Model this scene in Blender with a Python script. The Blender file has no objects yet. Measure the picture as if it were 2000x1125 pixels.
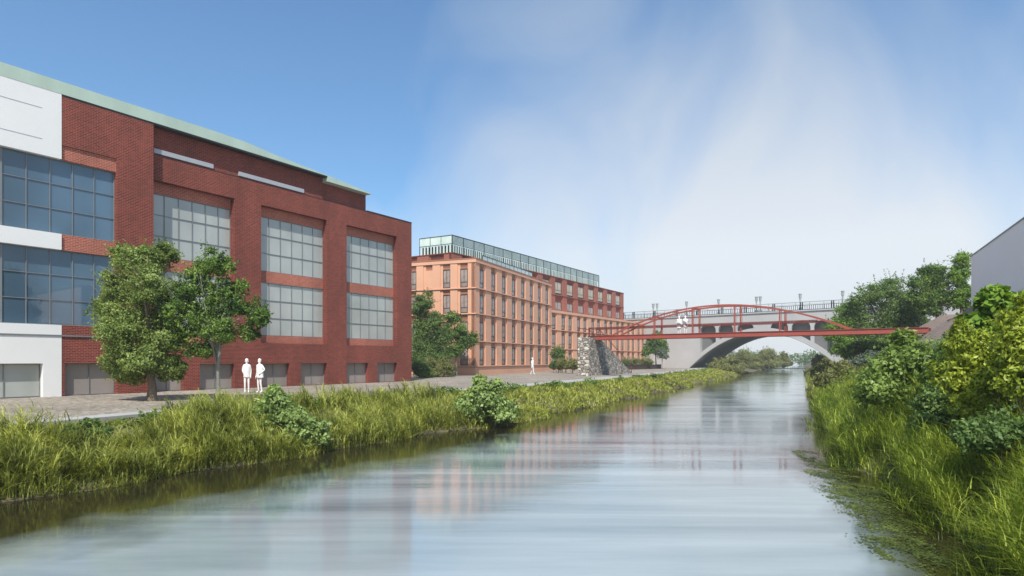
import bpy, bmesh, math, random
import numpy as np
from mathutils import Vector, Matrix
from mathutils.geometry import tessellate_polygon

S = bpy.context.scene
COL = S.collection
R = math.radians
EYE, FP, HZ = 1.7, 1266.0, 702.0

# ------------------------------------------------------------------ camera
cd = bpy.data.cameras.new('camera'); cam = bpy.data.objects.new('camera', cd); COL.objects.link(cam)
cam.location = (0, 0, EYE); cam.rotation_euler = (R(90), 0, 0)
cd.sensor_width = 36; cd.lens = 36 * FP / 2000; cd.shift_y = (HZ - 562.5) / 2000
cd.clip_start = 0.2; cd.clip_end = 3000
S.camera = cam

# ------------------------------------------------------------------ sky
SUN_EL = 53.0
L = Vector((0.08, 1.69, -1.7 * math.tan(R(SUN_EL)))).normalized()
W = bpy.data.worlds.new('World'); S.world = W; W.use_nodes = True
nt = W.node_tree; nt.nodes.clear()
def nd(t, typ, **kw):
    n = t.nodes.new(typ)
    for k, v in kw.items():
        if k.startswith('i_'): n.inputs[k[2:].replace('_', ' ')].default_value = v
        else: setattr(n, k, v)
    return n
def ramp(t, src, stops, interp='LINEAR'):
    n = t.nodes.new('ShaderNodeValToRGB'); n.color_ramp.interpolation = interp
    el = n.color_ramp.elements
    while len(el) < len(stops): el.new(0.5)
    for e, (p, c) in zip(el, stops):
        e.position = p; e.color = (c[0], c[1], c[2], 1) if not isinstance(c, (int, float)) else (c, c, c, 1)
    t.links.new(src, n.inputs[0]); return n.outputs[0]
def math_n(t, op, a, b=None, c=None):
    n = t.nodes.new('ShaderNodeMath'); n.operation = op
    for i, v in enumerate((a, b, c)):
        if v is None: continue
        if isinstance(v, (int, float)): n.inputs[i].default_value = v
        else: t.links.new(v, n.inputs[i])
    return n.outputs[0]
def mixc(t, f, a, b, mode='MIX'):
    n = t.nodes.new('ShaderNodeMix'); n.data_type = 'RGBA'; n.blend_type = mode
    for i, v in ((0, f), (6, a), (7, b)):
        if isinstance(v, (int, float)): n.inputs[i].default_value = v
        elif isinstance(v, tuple): n.inputs[i].default_value = (*v[:3], 1)
        else: t.links.new(v, n.inputs[i])
    return n.outputs[2]
sky = nd(nt, 'ShaderNodeTexSky', sky_type='NISHITA', sun_disc=False)
sky.sun_elevation = R(SUN_EL); sky.sun_rotation = R(180); sky.air_density = 1.0; sky.dust_density = 1.2; sky.ozone_density = 1.6
tc = nd(nt, 'ShaderNodeTexCoord')
mp = nd(nt, 'ShaderNodeMapping'); mp.inputs['Scale'].default_value = (1.5, 1.5, 1.0)
nt.links.new(tc.outputs['Generated'], mp.inputs[0])
n1 = nd(nt, 'ShaderNodeTexNoise'); n1.inputs['Scale'].default_value = 2.3; n1.inputs['Detail'].default_value = 5; n1.inputs['Roughness'].default_value = 0.48; n1.inputs['Distortion'].default_value = 0.7
nt.links.new(mp.outputs[0], n1.inputs['Vector'])
# a bank of thin cloud low in one quarter of the sky
cdir = Vector((0.30, 1, 0.17)).normalized()
dp = nd(nt, 'ShaderNodeVectorMath', operation='DOT_PRODUCT'); dp.inputs[1].default_value = cdir
nt.links.new(tc.outputs['Generated'], dp.inputs[0])
near = math_n(nt, 'MULTIPLY_ADD', dp.outputs['Value'], 5.2, -4.35)       # ~.85 at the centre, falling away
sp = nd(nt, 'ShaderNodeSeparateXYZ'); nt.links.new(tc.outputs['Generated'], sp.inputs[0])
low = math_n(nt, 'MULTIPLY_ADD', sp.outputs['Z'], -0.9, 0.28)
v = math_n(nt, 'MULTIPLY_ADD', n1.outputs['Fac'], 2.2, -1.12)
v = math_n(nt, 'ADD', v, near); v = math_n(nt, 'ADD', v, low)
cf = ramp(nt, v, [(0.0, 0.12), (0.3, 0.34), (1.1, 0.90)])
blue = mixc(nt, 1.0, sky.outputs[0], (0.46, 0.80, 1.0), 'MULTIPLY')
# unseen broken cloud added behind the viewer for neutral fill light
cf = math_n(nt, 'MAXIMUM', cf, math_n(nt, 'MULTIPLY', ramp(nt, math_n(nt, 'MULTIPLY_ADD', sp.outputs['Y'], 0.5, 0.5), [(0.30, 1.0), (0.52, 0.0)]), ramp(nt, n1.outputs['Fac'], [(0.3, 0.6), (0.6, 1.0)])))
cf = math_n(nt, 'MAXIMUM', cf, ramp(nt, math_n(nt, 'MULTIPLY_ADD', sp.outputs['X'], 0.5, 0.5), [(0.03, 0.95), (0.17, 0.0)]))   # unseen cloud added at left to fill the pale wall
cf = math_n(nt, 'MAXIMUM', cf, ramp(nt, sp.outputs['Z'], [(0.0, 0.80), (0.18, 0.0)]))      # pale air near the horizon
ccol = ramp(nt, sp.outputs['Z'], [(0.16, (1.0, 1.0, 1.0)), (0.50, (0.52, 0.62, 0.75))])      # higher cloud is thinner and greyer
cc = mixc(nt, cf, blue, mixc(nt, 1.0, ccol, (4.9, 5.05, 5.2), 'MULTIPLY'))
bg = nd(nt, 'ShaderNodeBackground'); bg.inputs['Strength'].default_value = 0.14
nt.links.new(cc, bg.inputs[0])
wo = nd(nt, 'ShaderNodeOutputWorld'); nt.links.new(bg.outputs[0], wo.inputs[0])

sl = bpy.data.lights.new('sun', 'SUN'); sl.energy = 4.2; sl.angle = R(0.6); sl.color = (1.0, 0.95, 0.87)
so = bpy.data.objects.new('sun', sl); COL.objects.link(so); so.location = (0, -20, 40)
so.rotation_euler = L.to_track_quat('-Z', 'Y').to_euler()
S.view_settings.view_transform = 'Standard'; S.view_settings.look = 'None'
S.view_settings.exposure = 0.36; S.view_settings.gamma = 1.0
S.render.engine = 'CYCLES'
S.cycles.max_bounces = 6; S.cycles.transparent_max_bounces = 6; S.cycles.caustics_reflective = False; S.cycles.caustics_refractive = False

# ------------------------------------------------------------------ materials
MAT = {}
def newmat(name):
    m = bpy.data.materials.new(name); m.use_nodes = True; t = m.node_tree
    b = t.nodes['Principled BSDF']; MAT[name] = m
    return m, t, b
def objvec(t, scale=(1, 1, 1)):
    c = nd(t, 'ShaderNodeTexCoord'); mpp = nd(t, 'ShaderNodeMapping'); mpp.inputs['Scale'].default_value = scale
    t.links.new(c.outputs['Object'], mpp.inputs[0]); return mpp.outputs[0]
def noise(t, vec, scale, detail=4, rough=0.55, dist=0):
    n = nd(t, 'ShaderNodeTexNoise'); n.inputs['Scale'].default_value = scale; n.inputs['Detail'].default_value = detail
    n.inputs['Roughness'].default_value = rough; n.inputs['Distortion'].default_value = dist
    t.links.new(vec, n.inputs['Vector']); return n.outputs['Fac']
def bump(t, b, h, strength, dist=0.02):
    n = nd(t, 'ShaderNodeBump'); n.inputs['Strength'].default_value = strength; n.inputs['Distance'].default_value = dist
    t.links.new(h, n.inputs['Height']); t.links.new(n.outputs[0], b.inputs['Normal'])
def plain(name, col, rough=0.6, var=0.12, sc=1.2, bs=0.1, metal=0.0, fine=18, stretch=(1, 1, 1)):
    m, t, b = newmat(name); v = objvec(t, stretch)
    a = noise(t, v, sc, 5); f = noise(t, v, fine, 3)
    mix = math_n(t, 'ADD', math_n(t, 'MULTIPLY', a, 0.65), math_n(t, 'MULTIPLY', f, 0.35))
    lo = tuple(c * (1 - 2.2 * var) for c in col); hi = tuple(min(1, c * (1 + 2.2 * var)) for c in col)
    t.links.new(ramp(t, mix, [(0.3, lo), (0.7, hi)]), b.inputs['Base Color'])
    b.inputs['Roughness'].default_value = rough; b.inputs['Metallic'].default_value = metal
    if bs: bump(t, b, f, bs, 0.01)
    return m
def brick(name, c1, c2, mortar, w=0.23, h=0.078):
    m, t, b = newmat(name)
    c = nd(t, 'ShaderNodeTexCoord'); s = nd(t, 'ShaderNodeSeparateXYZ'); t.links.new(c.outputs['Object'], s.inputs[0])
    cb = nd(t, 'ShaderNodeCombineXYZ'); t.links.new(math_n(t, 'ADD', s.outputs[0], s.outputs[1]), cb.inputs[0]); t.links.new(s.outputs[2], cb.inputs[1])
    br = nd(t, 'ShaderNodeTexBrick'); t.links.new(cb.outputs[0], br.inputs['Vector'])
    br.inputs['Color1'].default_value = (*c1, 1); br.inputs['Color2'].default_value = (*c2, 1); br.inputs['Mortar'].default_value = (*mortar, 1)
    br.inputs['Scale'].default_value = 1; br.inputs['Mortar Size'].default_value = 0.011; br.inputs['Mortar Smooth'].default_value = 0.2
    br.inputs['Bias'].default_value = -0.1; br.inputs['Brick Width'].default_value = w; br.inputs['Row Height'].default_value = h
    st = noise(t, objvec(t, (1, 1, 0.5)), 0.5, 5)
    col = mixc(t, 1.0, br.outputs['Color'], ramp(t, st, [(0.3, 0.78), (0.7, 1.2)]), 'MULTIPLY')
    t.links.new(col, b.inputs['Base Color']); b.inputs['Roughness'].default_value = 0.85
    bump(t, b, math_n(t, 'SUBTRACT', 1.0, br.outputs['Fac']), 0.5, 0.01)
    return m
def glassy(name, col, rough=0.06, ior=1.5, var=0.1, sc=0.5):
    m, t, b = newmat(name)
    a = noise(t, objvec(t, (1, 1, 0.7)), sc, 2)
    t.links.new(ramp(t, a, [(0.3, tuple(c * (1 - 2 * var) for c in col)), (0.7, tuple(c * (1 + 2 * var) for c in col))]), b.inputs['Base Color'])
    b.inputs['Roughness'].default_value = rough; b.inputs['IOR'].default_value = ior
    return m
def leafmat(name, dark, mid, light, trans=0.3, rough=0.5):
    m, t, b = newmat(name)
    g = nd(t, 'ShaderNodeNewGeometry'); v = objvec(t)
    n = noise(t, v, 1.1, 4)
    f = math_n(t, 'ADD', math_n(t, 'MULTIPLY', g.outputs['Random Per Island'], 0.5), math_n(t, 'MULTIPLY', math_n(t, 'MULTIPLY_ADD', n, 3.0, -1.0), 0.5))
    c = ramp(t, f, [(0.05, dark), (0.5, mid), (0.95, light)])
    t.links.new(c, b.inputs['Base Color']); b.inputs['Roughness'].default_value = rough
    b.inputs['Specular IOR Level'].default_value = 0.3
    tr = nd(t, 'ShaderNodeBsdfTranslucent'); t.links.new(mixc(t, 1.0, c, (1.25, 1.2, 0.6), 'MULTIPLY'), tr.inputs[0])
    mx = nd(t, 'ShaderNodeMixShader'); mx.inputs[0].default_value = trans
    out = t.nodes['Material Output']; t.links.new(b.outputs[0], mx.inputs[1]); t.links.new(tr.outputs[0], mx.inputs[2]); t.links.new(mx.outputs[0], out.inputs[0])
    return m

brick('red_brick', (0.105, 0.015, 0.010), (0.21, 0.034, 0.021), (0.32, 0.115, 0.08))
brick('light_brick', (0.29, 0.060, 0.036), (0.41, 0.10, 0.06), (0.50, 0.26, 0.19))
plain('white_render', (0.83, 0.83, 0.82), 0.7, 0.02, 0.4, 0.04)
plain('green_metal', (0.46, 0.58, 0.49), 0.45, 0.07, 0.35, 0.03, stretch=(2, 1, 1))
plain('frame_grey', (0.20, 0.215, 0.22), 0.45, 0.05)
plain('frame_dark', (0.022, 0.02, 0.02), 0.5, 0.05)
plain('vent_white', (0.40, 0.42, 0.46), 0.5, 0.04)
glassy('glass_left', (0.085, 0.15, 0.215), 0.02, 1.6, 0.16, 0.25)
glassy('glass_grey', (0.42, 0.445, 0.425), 0.05, 1.5, 0.07)
glassy('glass_ground', (0.30, 0.265, 0.245), 0.08, 1.45, 0.08)
glassy('glass_window', (0.33, 0.275, 0.25), 0.06, 1.5, 0.28, 0.9)
glassy('glass_beige', (0.50, 0.44, 0.33), 0.06, 1.5, 0.12, 0.7)
glassy('screen_glass', (0.60, 0.72, 0.66), 0.12, 1.5, 0.08, 0.6)
plain('terracotta', (0.70, 0.385, 0.25), 0.75, 0.05, 0.25, 0.05)
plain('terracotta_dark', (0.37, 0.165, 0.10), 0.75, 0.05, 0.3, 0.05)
plain('russet', (0.21, 0.048, 0.03), 0.75, 0.06, 0.3, 0.05)
plain('russet_light', (0.33, 0.115, 0.075), 0.75, 0.05, 0.3, 0.05)
plain('black_metal', (0.018, 0.02, 0.02), 0.5, 0.05)
plain('grey_metal', (0.36, 0.40, 0.40), 0.5, 0.05)
plain('bridge_red', (0.36, 0.085, 0.062), 0.5, 0.07, 0.8, 0.04)
plain('bridge_red_dark', (0.16, 0.032, 0.026), 0.5, 0.07, 0.8, 0.04)
plain('concrete', (0.47, 0.47, 0.475), 0.85, 0.05, 0.22, 0.1)
plain('concrete_shade', (0.30, 0.295, 0.285), 0.85, 0.07, 0.3, 0.1)
plain('niche_shade', (0.17, 0.17, 0.17), 0.85, 0.07, 0.3, 0.1)
plain('pink_render', (0.93, 0.86, 0.835), 0.8, 0.02, 0.3, 0.05)
plain('figure_white', (0.86, 0.85, 0.84), 0.7, 0.02, 3, 0.02)
plain('bark', (0.16, 0.125, 0.09), 0.9, 0.25, 2.0, 0.6, fine=14, stretch=(3, 3, 0.7))
plain('bark_pale', (0.22, 0.22, 0.19), 0.9, 0.25, 2.0, 0.6, fine=14, stretch=(3, 3, 0.7))
plain('stem', (0.09, 0.085, 0.04), 0.8, 0.2)
plain('corten', (0.055, 0.038, 0.033), 0.8, 0.15)
plain('kerb_stone', (0.37, 0.365, 0.35), 0.8, 0.05, 0.5, 0.1)
leafmat('leaf_tree_soft', (0.06, 0.10, 0.025), (0.22, 0.30, 0.075), (0.44, 0.54, 0.20), 0.42)
leafmat('leaf_tree_dark', (0.02, 0.06, 0.018), (0.11, 0.20, 0.04), (0.36, 0.50, 0.10), 0.38)
leafmat('leaf_mid', (0.045, 0.09, 0.022), (0.14, 0.23, 0.06), (0.28, 0.40, 0.12), 0.35)
leafmat('leaf_bright', (0.06, 0.12, 0.012), (0.16, 0.29, 0.03), (0.30, 0.45, 0.07))
leafmat('leaf_olive', (0.09, 0.10, 0.03), (0.23, 0.25, 0.08), (0.40, 0.42, 0.18), 0.35)
leafmat('leaf_yellow', (0.07, 0.10, 0.012), (0.30, 0.38, 0.035), (0.60, 0.66, 0.10), 0.35, 0.4)
leafmat('leaf_shrub', (0.06, 0.11, 0.025), (0.22, 0.32, 0.07), (0.42, 0.54, 0.17), 0.35, 0.4)
leafmat('leaf_pale', (0.08, 0.14, 0.04), (0.30, 0.41, 0.13), (0.52, 0.64, 0.27), 0.35, 0.4)
leafmat('leaf_grey', (0.10, 0.14, 0.10), (0.17, 0.22, 0.16), (0.26, 0.32, 0.24))
leafmat('blade_green', (0.05, 0.065, 0.014), (0.27, 0.31, 0.055), (0.66, 0.68, 0.19), 0.42)
leafmat('blade_lawn', (0.16, 0.19, 0.03), (0.36, 0.40, 0.07), (0.55, 0.56, 0.14), 0.35)
leafmat('blade_reed', (0.02, 0.04, 0.006), (0.17, 0.25, 0.025), (0.62, 0.70, 0.12), 0.4)
leafmat('weed', (0.03, 0.045, 0.008), (0.09, 0.12, 0.02), (0.20, 0.24, 0.04), 0.1)

def ground_mat():
    m, t, b = newmat('soil'); v = objvec(t)
    a = noise(t, v, 0.35, 5); f = noise(t, v, 6, 5)
    mix = math_n(t, 'ADD', math_n(t, 'MULTIPLY', a, 0.5), math_n(t, 'MULTIPLY', f, 0.5))
    t.links.new(ramp(t, mix, [(0.3, (0.045, 0.045, 0.02)), (0.5, (0.11, 0.10, 0.05)), (0.72, (0.19, 0.16, 0.105))]), b.inputs['Base Color'])
    b.inputs['Roughness'].default_value = 0.95; bump(t, b, f, 0.6, 0.06)
    m, t, b = newmat('bare_earth'); v = objvec(t)
    a = noise(t, v, 0.3, 5); f = noise(t, v, 5, 5)
    mix = math_n(t, 'ADD', math_n(t, 'MULTIPLY', a, 0.5), math_n(t, 'MULTIPLY', f, 0.5))
    t.links.new(ramp(t, mix, [(0.3, (0.13, 0.095, 0.075)), (0.7, (0.29, 0.225, 0.19))]), b.inputs['Base Color'])
    b.inputs['Roughness'].default_value = 0.95; bump(t, b, f, 0.5, 0.06)
    m, t, b = newmat('paving'); v = objvec(t)
    vo = nd(t, 'ShaderNodeTexVoronoi'); vo.inputs['Scale'].default_value = 6.5; vo.inputs['Randomness'].default_value = 0.8; t.links.new(v, vo.inputs['Vector'])
    vd = nd(t, 'ShaderNodeTexVoronoi', feature='DISTANCE_TO_EDGE'); vd.inputs['Scale'].default_value = 6.5; vd.inputs['Randomness'].default_value = 0.8; t.links.new(v, vd.inputs['Vector'])
    hv = nd(t, 'ShaderNodeSeparateColor'); t.links.new(vo.outputs['Color'], hv.inputs[0])
    c = ramp(t, hv.outputs[0], [(0, (0.19, 0.16, 0.125)), (1, (0.41, 0.36, 0.30))])
    c = mixc(t, ramp(t, vd.outputs['Distance'], [(0.0, 1.0), (0.09, 0.0)]), c, (0.15, 0.13, 0.105))
    c = mixc(t, 1.0, c, ramp(t, noise(t, v, 0.25, 5), [(0.3, 0.8), (0.7, 1.25)]), 'MULTIPLY')
    t.links.new(c, b.inputs['Base Color']); b.inputs['Roughness'].default_value = 0.85
    bump(t, b, vd.outputs['Distance'], 0.5, 0.03)
    m, t, b = newmat('rubble'); v0 = objvec(t)
    c0 = nd(t, 'ShaderNodeTexCoord'); s = nd(t, 'ShaderNodeSeparateXYZ'); t.links.new(c0.outputs['Object'], s.inputs[0])
    cb = nd(t, 'ShaderNodeCombineXYZ'); t.links.new(math_n(t, 'ADD', math_n(t, 'MULTIPLY', s.outputs[0], 1.3), math_n(t, 'MULTIPLY', s.outputs[1], 1.0)), cb.inputs[0]); t.links.new(math_n(t, 'MULTIPLY', s.outputs[2], 2.0), cb.inputs[1])
    nn = nd(t, 'ShaderNodeTexNoise'); nn.inputs['Scale'].default_value = 2.5; t.links.new(cb.outputs[0], nn.inputs['Vector'])
    vv = nd(t, 'ShaderNodeVectorMath', operation='MULTIPLY_ADD'); t.links.new(nn.outputs['Color'], vv.inputs[0]); vv.inputs[1].default_value = (0.35, 0.35, 0); t.links.new(cb.outputs[0], vv.inputs[2])
    vo = nd(t, 'ShaderNodeTexVoronoi'); vo.inputs['Scale'].default_value = 2.0; t.links.new(vv.outputs[0], vo.inputs['Vector'])
    vd = nd(t, 'ShaderNodeTexVoronoi', feature='DISTANCE_TO_EDGE'); vd.inputs['Scale'].default_value = 2.0; t.links.new(vv.outputs[0], vd.inputs['Vector'])
    hv = nd(t, 'ShaderNodeSeparateColor'); t.links.new(vo.outputs['Color'], hv.inputs[0])
    c = ramp(t, hv.outputs[0], [(0, (0.22, 0.195, 0.165)), (0.5, (0.42, 0.385, 0.335)), (1, (0.68, 0.64, 0.57))])
    c = mixc(t, 1.0, c, ramp(t, noise(t, v0, 9, 4), [(0.3, 0.7), (0.7, 1.25)]), 'MULTIPLY')
    c = mixc(t, ramp(t, vd.outputs['Distance'], [(0.0, 1.0), (0.10, 0.0)]), c, (0.035, 0.03, 0.027))
    t.links.new(c, b.inputs['Base Color']); b.inputs['Roughness'].default_value = 0.9
    bump(t, b, ramp(t, vd.outputs['Distance'], [(0, 0), (0.2, 1)]), 0.9, 0.06)
    m, t, b = newmat('water')
    v = objvec(t, (0.28, 1.0, 1.0))
    w1 = noise(t, v, 1.1, 4, 0.55, 0.4); w2 = noise(t, objvec(t, (0.5, 1.6, 1)), 5, 3)
    big = noise(t, objvec(t, (0.05, 0.42, 1)), 1.0, 6, 0.62, 0.4)
    sa = nd(t, 'ShaderNodeAttribute', attribute_name='bank_shade')      # bank shade and dark reflection painted as brown along the water edge
    shade_mix = ramp(t, math_n(t, 'ADD', sa.outputs['Fac'], math_n(t, 'MULTIPLY_ADD', noise(t, objvec(t), .5, 4), .8, -.4)), [(0.25, 0.0), (0.8, 1.0)])
    t.links.new(mixc(t, shade_mix, ramp(t, big, [(0.36, (0.14, 0.19, 0.205)), (0.64, (0.35, 0.405, 0.42))]), (0.022, 0.019, 0.010)), b.inputs['Base Color'])  # pale streaks in the base colour stand in for bright sky reflection
    t.links.new(ramp(t, big, [(0.35, 0.04), (0.65, 0.12)]), b.inputs['Roughness'])
    b.inputs['IOR'].default_value = 1.62
    h = math_n(t, 'ADD', math_n(t, 'MULTIPLY', w1, 0.75), math_n(t, 'MULTIPLY', w2, 0.12))
    bump(t, b, h, 0.22, 0.05)
ground_mat()

# ------------------------------------------------------------------ object helpers
def tag(o, label=None, cat=None, group=None, kind=None):
    if label: o['label'] = label
    if cat: o['category'] = cat
    if group: o['group'] = group
    if kind: o['kind'] = kind
    return o
def empty(name, loc=(0, 0, 0), rz=0.0):
    o = bpy.data.objects.new(name, None); COL.objects.link(o); o.location = loc; o.rotation_euler = (0, 0, rz); o.empty_display_size = 0.3
    return o
def copy_tree(o, parent=None):
    c = o.copy(); COL.objects.link(c); c.parent = parent
    for ch in list(o.children): copy_tree(ch, c)
    return c
class MB:
    """collects faces, links them as one mesh"""
    def __init__(s): s.v = []; s.f = []
    def add(s, vs, fs):
        n = len(s.v); s.v += [tuple(p) for p in vs]; s.f += [tuple(n + i for i in f) for f in fs]; return s
    def box(s, x0, x1, y0, y1, z0, z1):
        return s.add([(x0, y0, z0), (x1, y0, z0), (x1, y1, z0), (x0, y1, z0), (x0, y0, z1), (x1, y0, z1), (x1, y1, z1), (x0, y1, z1)],
                     [(0, 3, 2, 1), (4, 5, 6, 7), (0, 1, 5, 4), (1, 2, 6, 5), (2, 3, 7, 6), (3, 0, 4, 7)])
    def slab(s, outer, holes, y0, y1, shear=0.0):
        """polygon in xz with holes, extruded y0..y1 (x shifted by shear at the back)"""
        loops = [outer] + list(holes)
        pts = [p for l in loops for p in l]
        tris = tessellate_polygon([[Vector((p[0], p[1], 0)) for p in l] for l in loops])
        n = len(pts); vs = [(p[0], y0, p[1]) for p in pts] + [(p[0] + shear, y1, p[1]) for p in pts]
        fs = [tuple(t) for t in tris] + [tuple(n + i for i in reversed(t)) for t in tris]
        k = 0
        for l in loops:
            m = len(l)
            for i in range(m):
                a, b = k + i, k + (i + 1) % m
                fs.append((a, b, n + b, n + a))
            k += m
        return s.add(vs, fs)
    def tube(s, pts, r, seg=8, cap=True):
        pts = [Vector(p) for p in pts]; rs = r if isinstance(r, (list, tuple)) else [r] * len(pts)
        rings = []; up = None
        for i, p in enumerate(pts):
            d = (pts[min(i + 1, len(pts) - 1)] - pts[max(i - 1, 0)]).normalized()
            a = up if up is not None else (Vector((0, 0, 1)) if abs(d.z) < 0.9 else Vector((1, 0, 0)))
            x = a.cross(d).normalized(); y = d.cross(x).normalized(); up = y
            rings.append([p + (x * math.cos(2 * math.pi * k / seg) + y * math.sin(2 * math.pi * k / seg)) * rs[i] for k in range(seg)])
        vs = [q for rg in rings for q in rg]; fs = []
        for i in range(len(pts) - 1):
            for k in range(seg):
                fs.append((i * seg + k, i * seg + (k + 1) % seg, (i + 1) * seg + (k + 1) % seg, (i + 1) * seg + k))
        if cap: fs += [tuple(range(seg))[::-1], tuple((len(pts) - 1) * seg + k for k in range(seg))]
        return s.add(vs, fs)
    def bar(s, p, q, w, h):
        """rectangular bar from p to q, w across, h tall"""
        p, q = Vector(p), Vector(q); d = (q - p).normalized()
        x = Vector((0, 0, 1)).cross(d)
        x = x.normalized() if x.length > 1e-4 else Vector((1, 0, 0)); y = d.cross(x).normalized()
        vs = [c + x * (a * w / 2) + y * (b * h / 2) for c in (p, q) for a, b in ((-1, -1), (1, -1), (1, 1), (-1, 1))]
        return s.add(vs, [(0, 1, 2, 3), (7, 6, 5, 4), (0, 4, 5, 1), (1, 5, 6, 2), (2, 6, 7, 3), (3, 7, 4, 0)])
    def mesh(s, name, mat, smooth=False):
        me = bpy.data.meshes.new(name); me.from_pydata(s.v, [], s.f); me.materials.append(MAT[mat])
        bm = bmesh.new(); bm.from_mesh(me); bmesh.ops.recalc_face_normals(bm, faces=bm.faces); bm.to_mesh(me); bm.free()
        if smooth: me.polygons.foreach_set('use_smooth', [True] * len(me.polygons))
        return me
    def build(s, name, mat, parent=None, smooth=False):
        o = bpy.data.objects.new(name, s.mesh(name, mat, smooth)); COL.objects.link(o); o.parent = parent; return o
def np_mesh(name, V, F, mat, parent=None):
    me = bpy.data.meshes.new(name); k = F.shape[1]
    me.vertices.add(len(V)); me.vertices.foreach_set('co', np.ascontiguousarray(V, np.float32).ravel())
    me.loops.add(F.size); me.loops.foreach_set('vertex_index', np.ascontiguousarray(F, np.int32).ravel())
    me.polygons.add(len(F)); me.polygons.foreach_set('loop_start', np.arange(0, F.size, k, dtype=np.int32))
    me.update(calc_edges=True); me.validate(); me.materials.append(MAT[mat])
    o = bpy.data.objects.new(name, me); COL.objects.link(o); o.parent = parent; return o
class Frame:
    """a facade: origin on the ground, x along it, y into it"""
    def __init__(s, ox, oy, dx, dy):
        n = math.hypot(dx, dy); s.o = (ox, oy); s.d = (dx / n, dy / n); s.y = (-dy / n, dx / n); s.rz = math.atan2(dy, dx)
    def at(s, px, py=HZ, v=0.0):
        """where the sight line through a point of the photo meets the plane y = v: (x, z)"""
        r = (px - 1000) / FP; ox, oy = s.o[0] + v * s.y[0], s.o[1] + v * s.y[1]
        u = (r * oy - ox) / (s.d[0] - r * s.d[1]); dep = oy + u * s.d[1]
        return u, EYE + (HZ - py) * dep / FP
    def u(s, px, v=0.0): return s.at(px, HZ, v)[0]
    def world(s, u, v, z=0.0): return (s.o[0] + u * s.d[0] + v * s.y[0], s.o[1] + u * s.d[1] + v * s.y[1], z)
    def root(s, name): return empty(name, (s.o[0], s.o[1], 0), s.rz)

# ------------------------------------------------------------------ ground, path, water
WZ = -1.3
KERB = [(-12, -25), (9, -16.2), (16.3, -12.9), (23.65, -9.8), (31.6, -5), (39, 0), (56.6, 8.9), (75, 17.5), (107, 31), (130, 40), (165, 55), (211, 77), (420, 165)]
WL = [(-12, -20), (9, -13.0), (13.4, -10.8), (15.5, -9), (18, -7.7), (22, -5.6), (25.7, -3.2), (29.7, 0), (45.8, 7.2), (55.9, 12), (88, 27), (130, 46), (165, 62), (211, 84), (420, 176)]
WR = [(-12, 1), (9, 6.8), (12.7, 8.1), (19.2, 9.9), (29.7, 14.2), (38.8, 18.4), (100, 45.8), (150, 68), (211, 97), (420, 188)]
def pl(tab, y):
    x = float(np.interp(y, [p[0] for p in tab], [p[1] for p in tab]))
    if tab is WL: x += min(1.5, .012 * max(y, 8) + .22) * (.6 * math.sin(y * .62 + 1) + .45 * math.sin(y * 1.37) * (y < 70))
    if tab is WR: x += min(1.0, .010 * max(y, 8) + .12) * (.6 * math.sin(y * .55) + .45 * math.sin(y * 1.21 + 2) * (y < 70))
    return x
RP = [(-3, -2.0), (0, -1.35), (1, -0.75), (3, 0.25), (6, 1.9), (8.4, 3.7), (11, 5.2), (13, 5.4), (60, 5.6), (300, 6)]
def rprof(e, y):
    k = float(np.interp(y, [70, 120], [1.0, 0.35]))
    z = float(np.interp(e, [p[0] for p in RP], [p[1] for p in RP]))
    return z * k if z > 0 else z
def wob(x, y): return 0.10 * math.sin(x * 1.3 + y * 0.7) + 0.07 * math.sin(x * 2.9 - y * 1.9)
def ground_z(x, y):
    k, a, b = pl(KERB, y), pl(WL, y), pl(WR, y)
    if x <= k: return -0.05
    if x <= a:
        t = (x - k) / (a - k); return -0.10 - 1.2 * t ** 1.6 + wob(x, y) * min(1, t * 3)
    if x < b: return -2.0
    return rprof(x - b, y) + (wob(x, y) if x - b > 0.3 else 0)
ys = list(np.concatenate([np.arange(-12, 70, 0.9), np.arange(70, 150, 3), np.arange(150, 421, 15)]))
rows = []
for y in ys:
    k, a, b = pl(KERB, y), pl(WL, y), pl(WR, y)
    xs = [k - 260, k - 60, k - 20, k - 6, k - 0.02, k + 0.02]
    xs += [k + (a - k) * t for t in (0.15, 0.3, 0.45, 0.6, 0.75, 0.9, 1.0)] + [a + 0.5, a + 1.4, b - 1.4, b - 0.4]
    xs += [b + e for e in (0, 0.5, 1, 1.7, 2.4, 3.2, 4, 5, 6, 7, 8.4, 9.6, 11, 13, 17, 25, 60, 300)]
    row = []
    for i, x in enumerate(xs):
        z = ground_z(x, y)
        if i == 12: z = -1.36
        if i in (13, 16): z = -1.6
        if i == 17: z = -1.36
        row.append((x, y, z))
    rows.append(row)
nc = len(rows[0]); V = [p for r in rows for p in r]
Fq = [(j * nc + i, j * nc + i + 1, (j + 1) * nc + i + 1, (j + 1) * nc + i) for j in range(len(rows) - 1) for i in range(nc - 1)]
me = bpy.data.meshes.new('ground'); me.from_pydata(V, [], Fq); me.materials.append(MAT['soil']); me.materials.append(MAT['bare_earth'])
for p in me.polygons:
    if p.index % (nc - 1) >= 26: p.material_index = 1
    p.use_smooth = True
g = bpy.data.objects.new('ground', me); COL.objects.link(g); tag(g, kind='structure')
def strip(name, x0f, x1f, z0, z1, mat, y0=-12, y1=420, step=1.5):
    yy = list(np.arange(y0, min(y1, 150), step)) + list(np.arange(150, y1 + 1, 15)) if y1 > 150 else list(np.arange(y0, y1, step))
    vs, fs = [], []
    for y in yy: vs += [(x0f(y), y, z0), (x1f(y), y, z0), (x1f(y), y, z1)]
    for j in range(len(yy) - 1):
        a = j * 3; fs += [(a, a + 1, a + 4, a + 3), (a + 1, a + 2, a + 5, a + 4)]
    m = MB(); m.add(vs, fs); return tag(m.build(name, mat), kind='structure')
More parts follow.
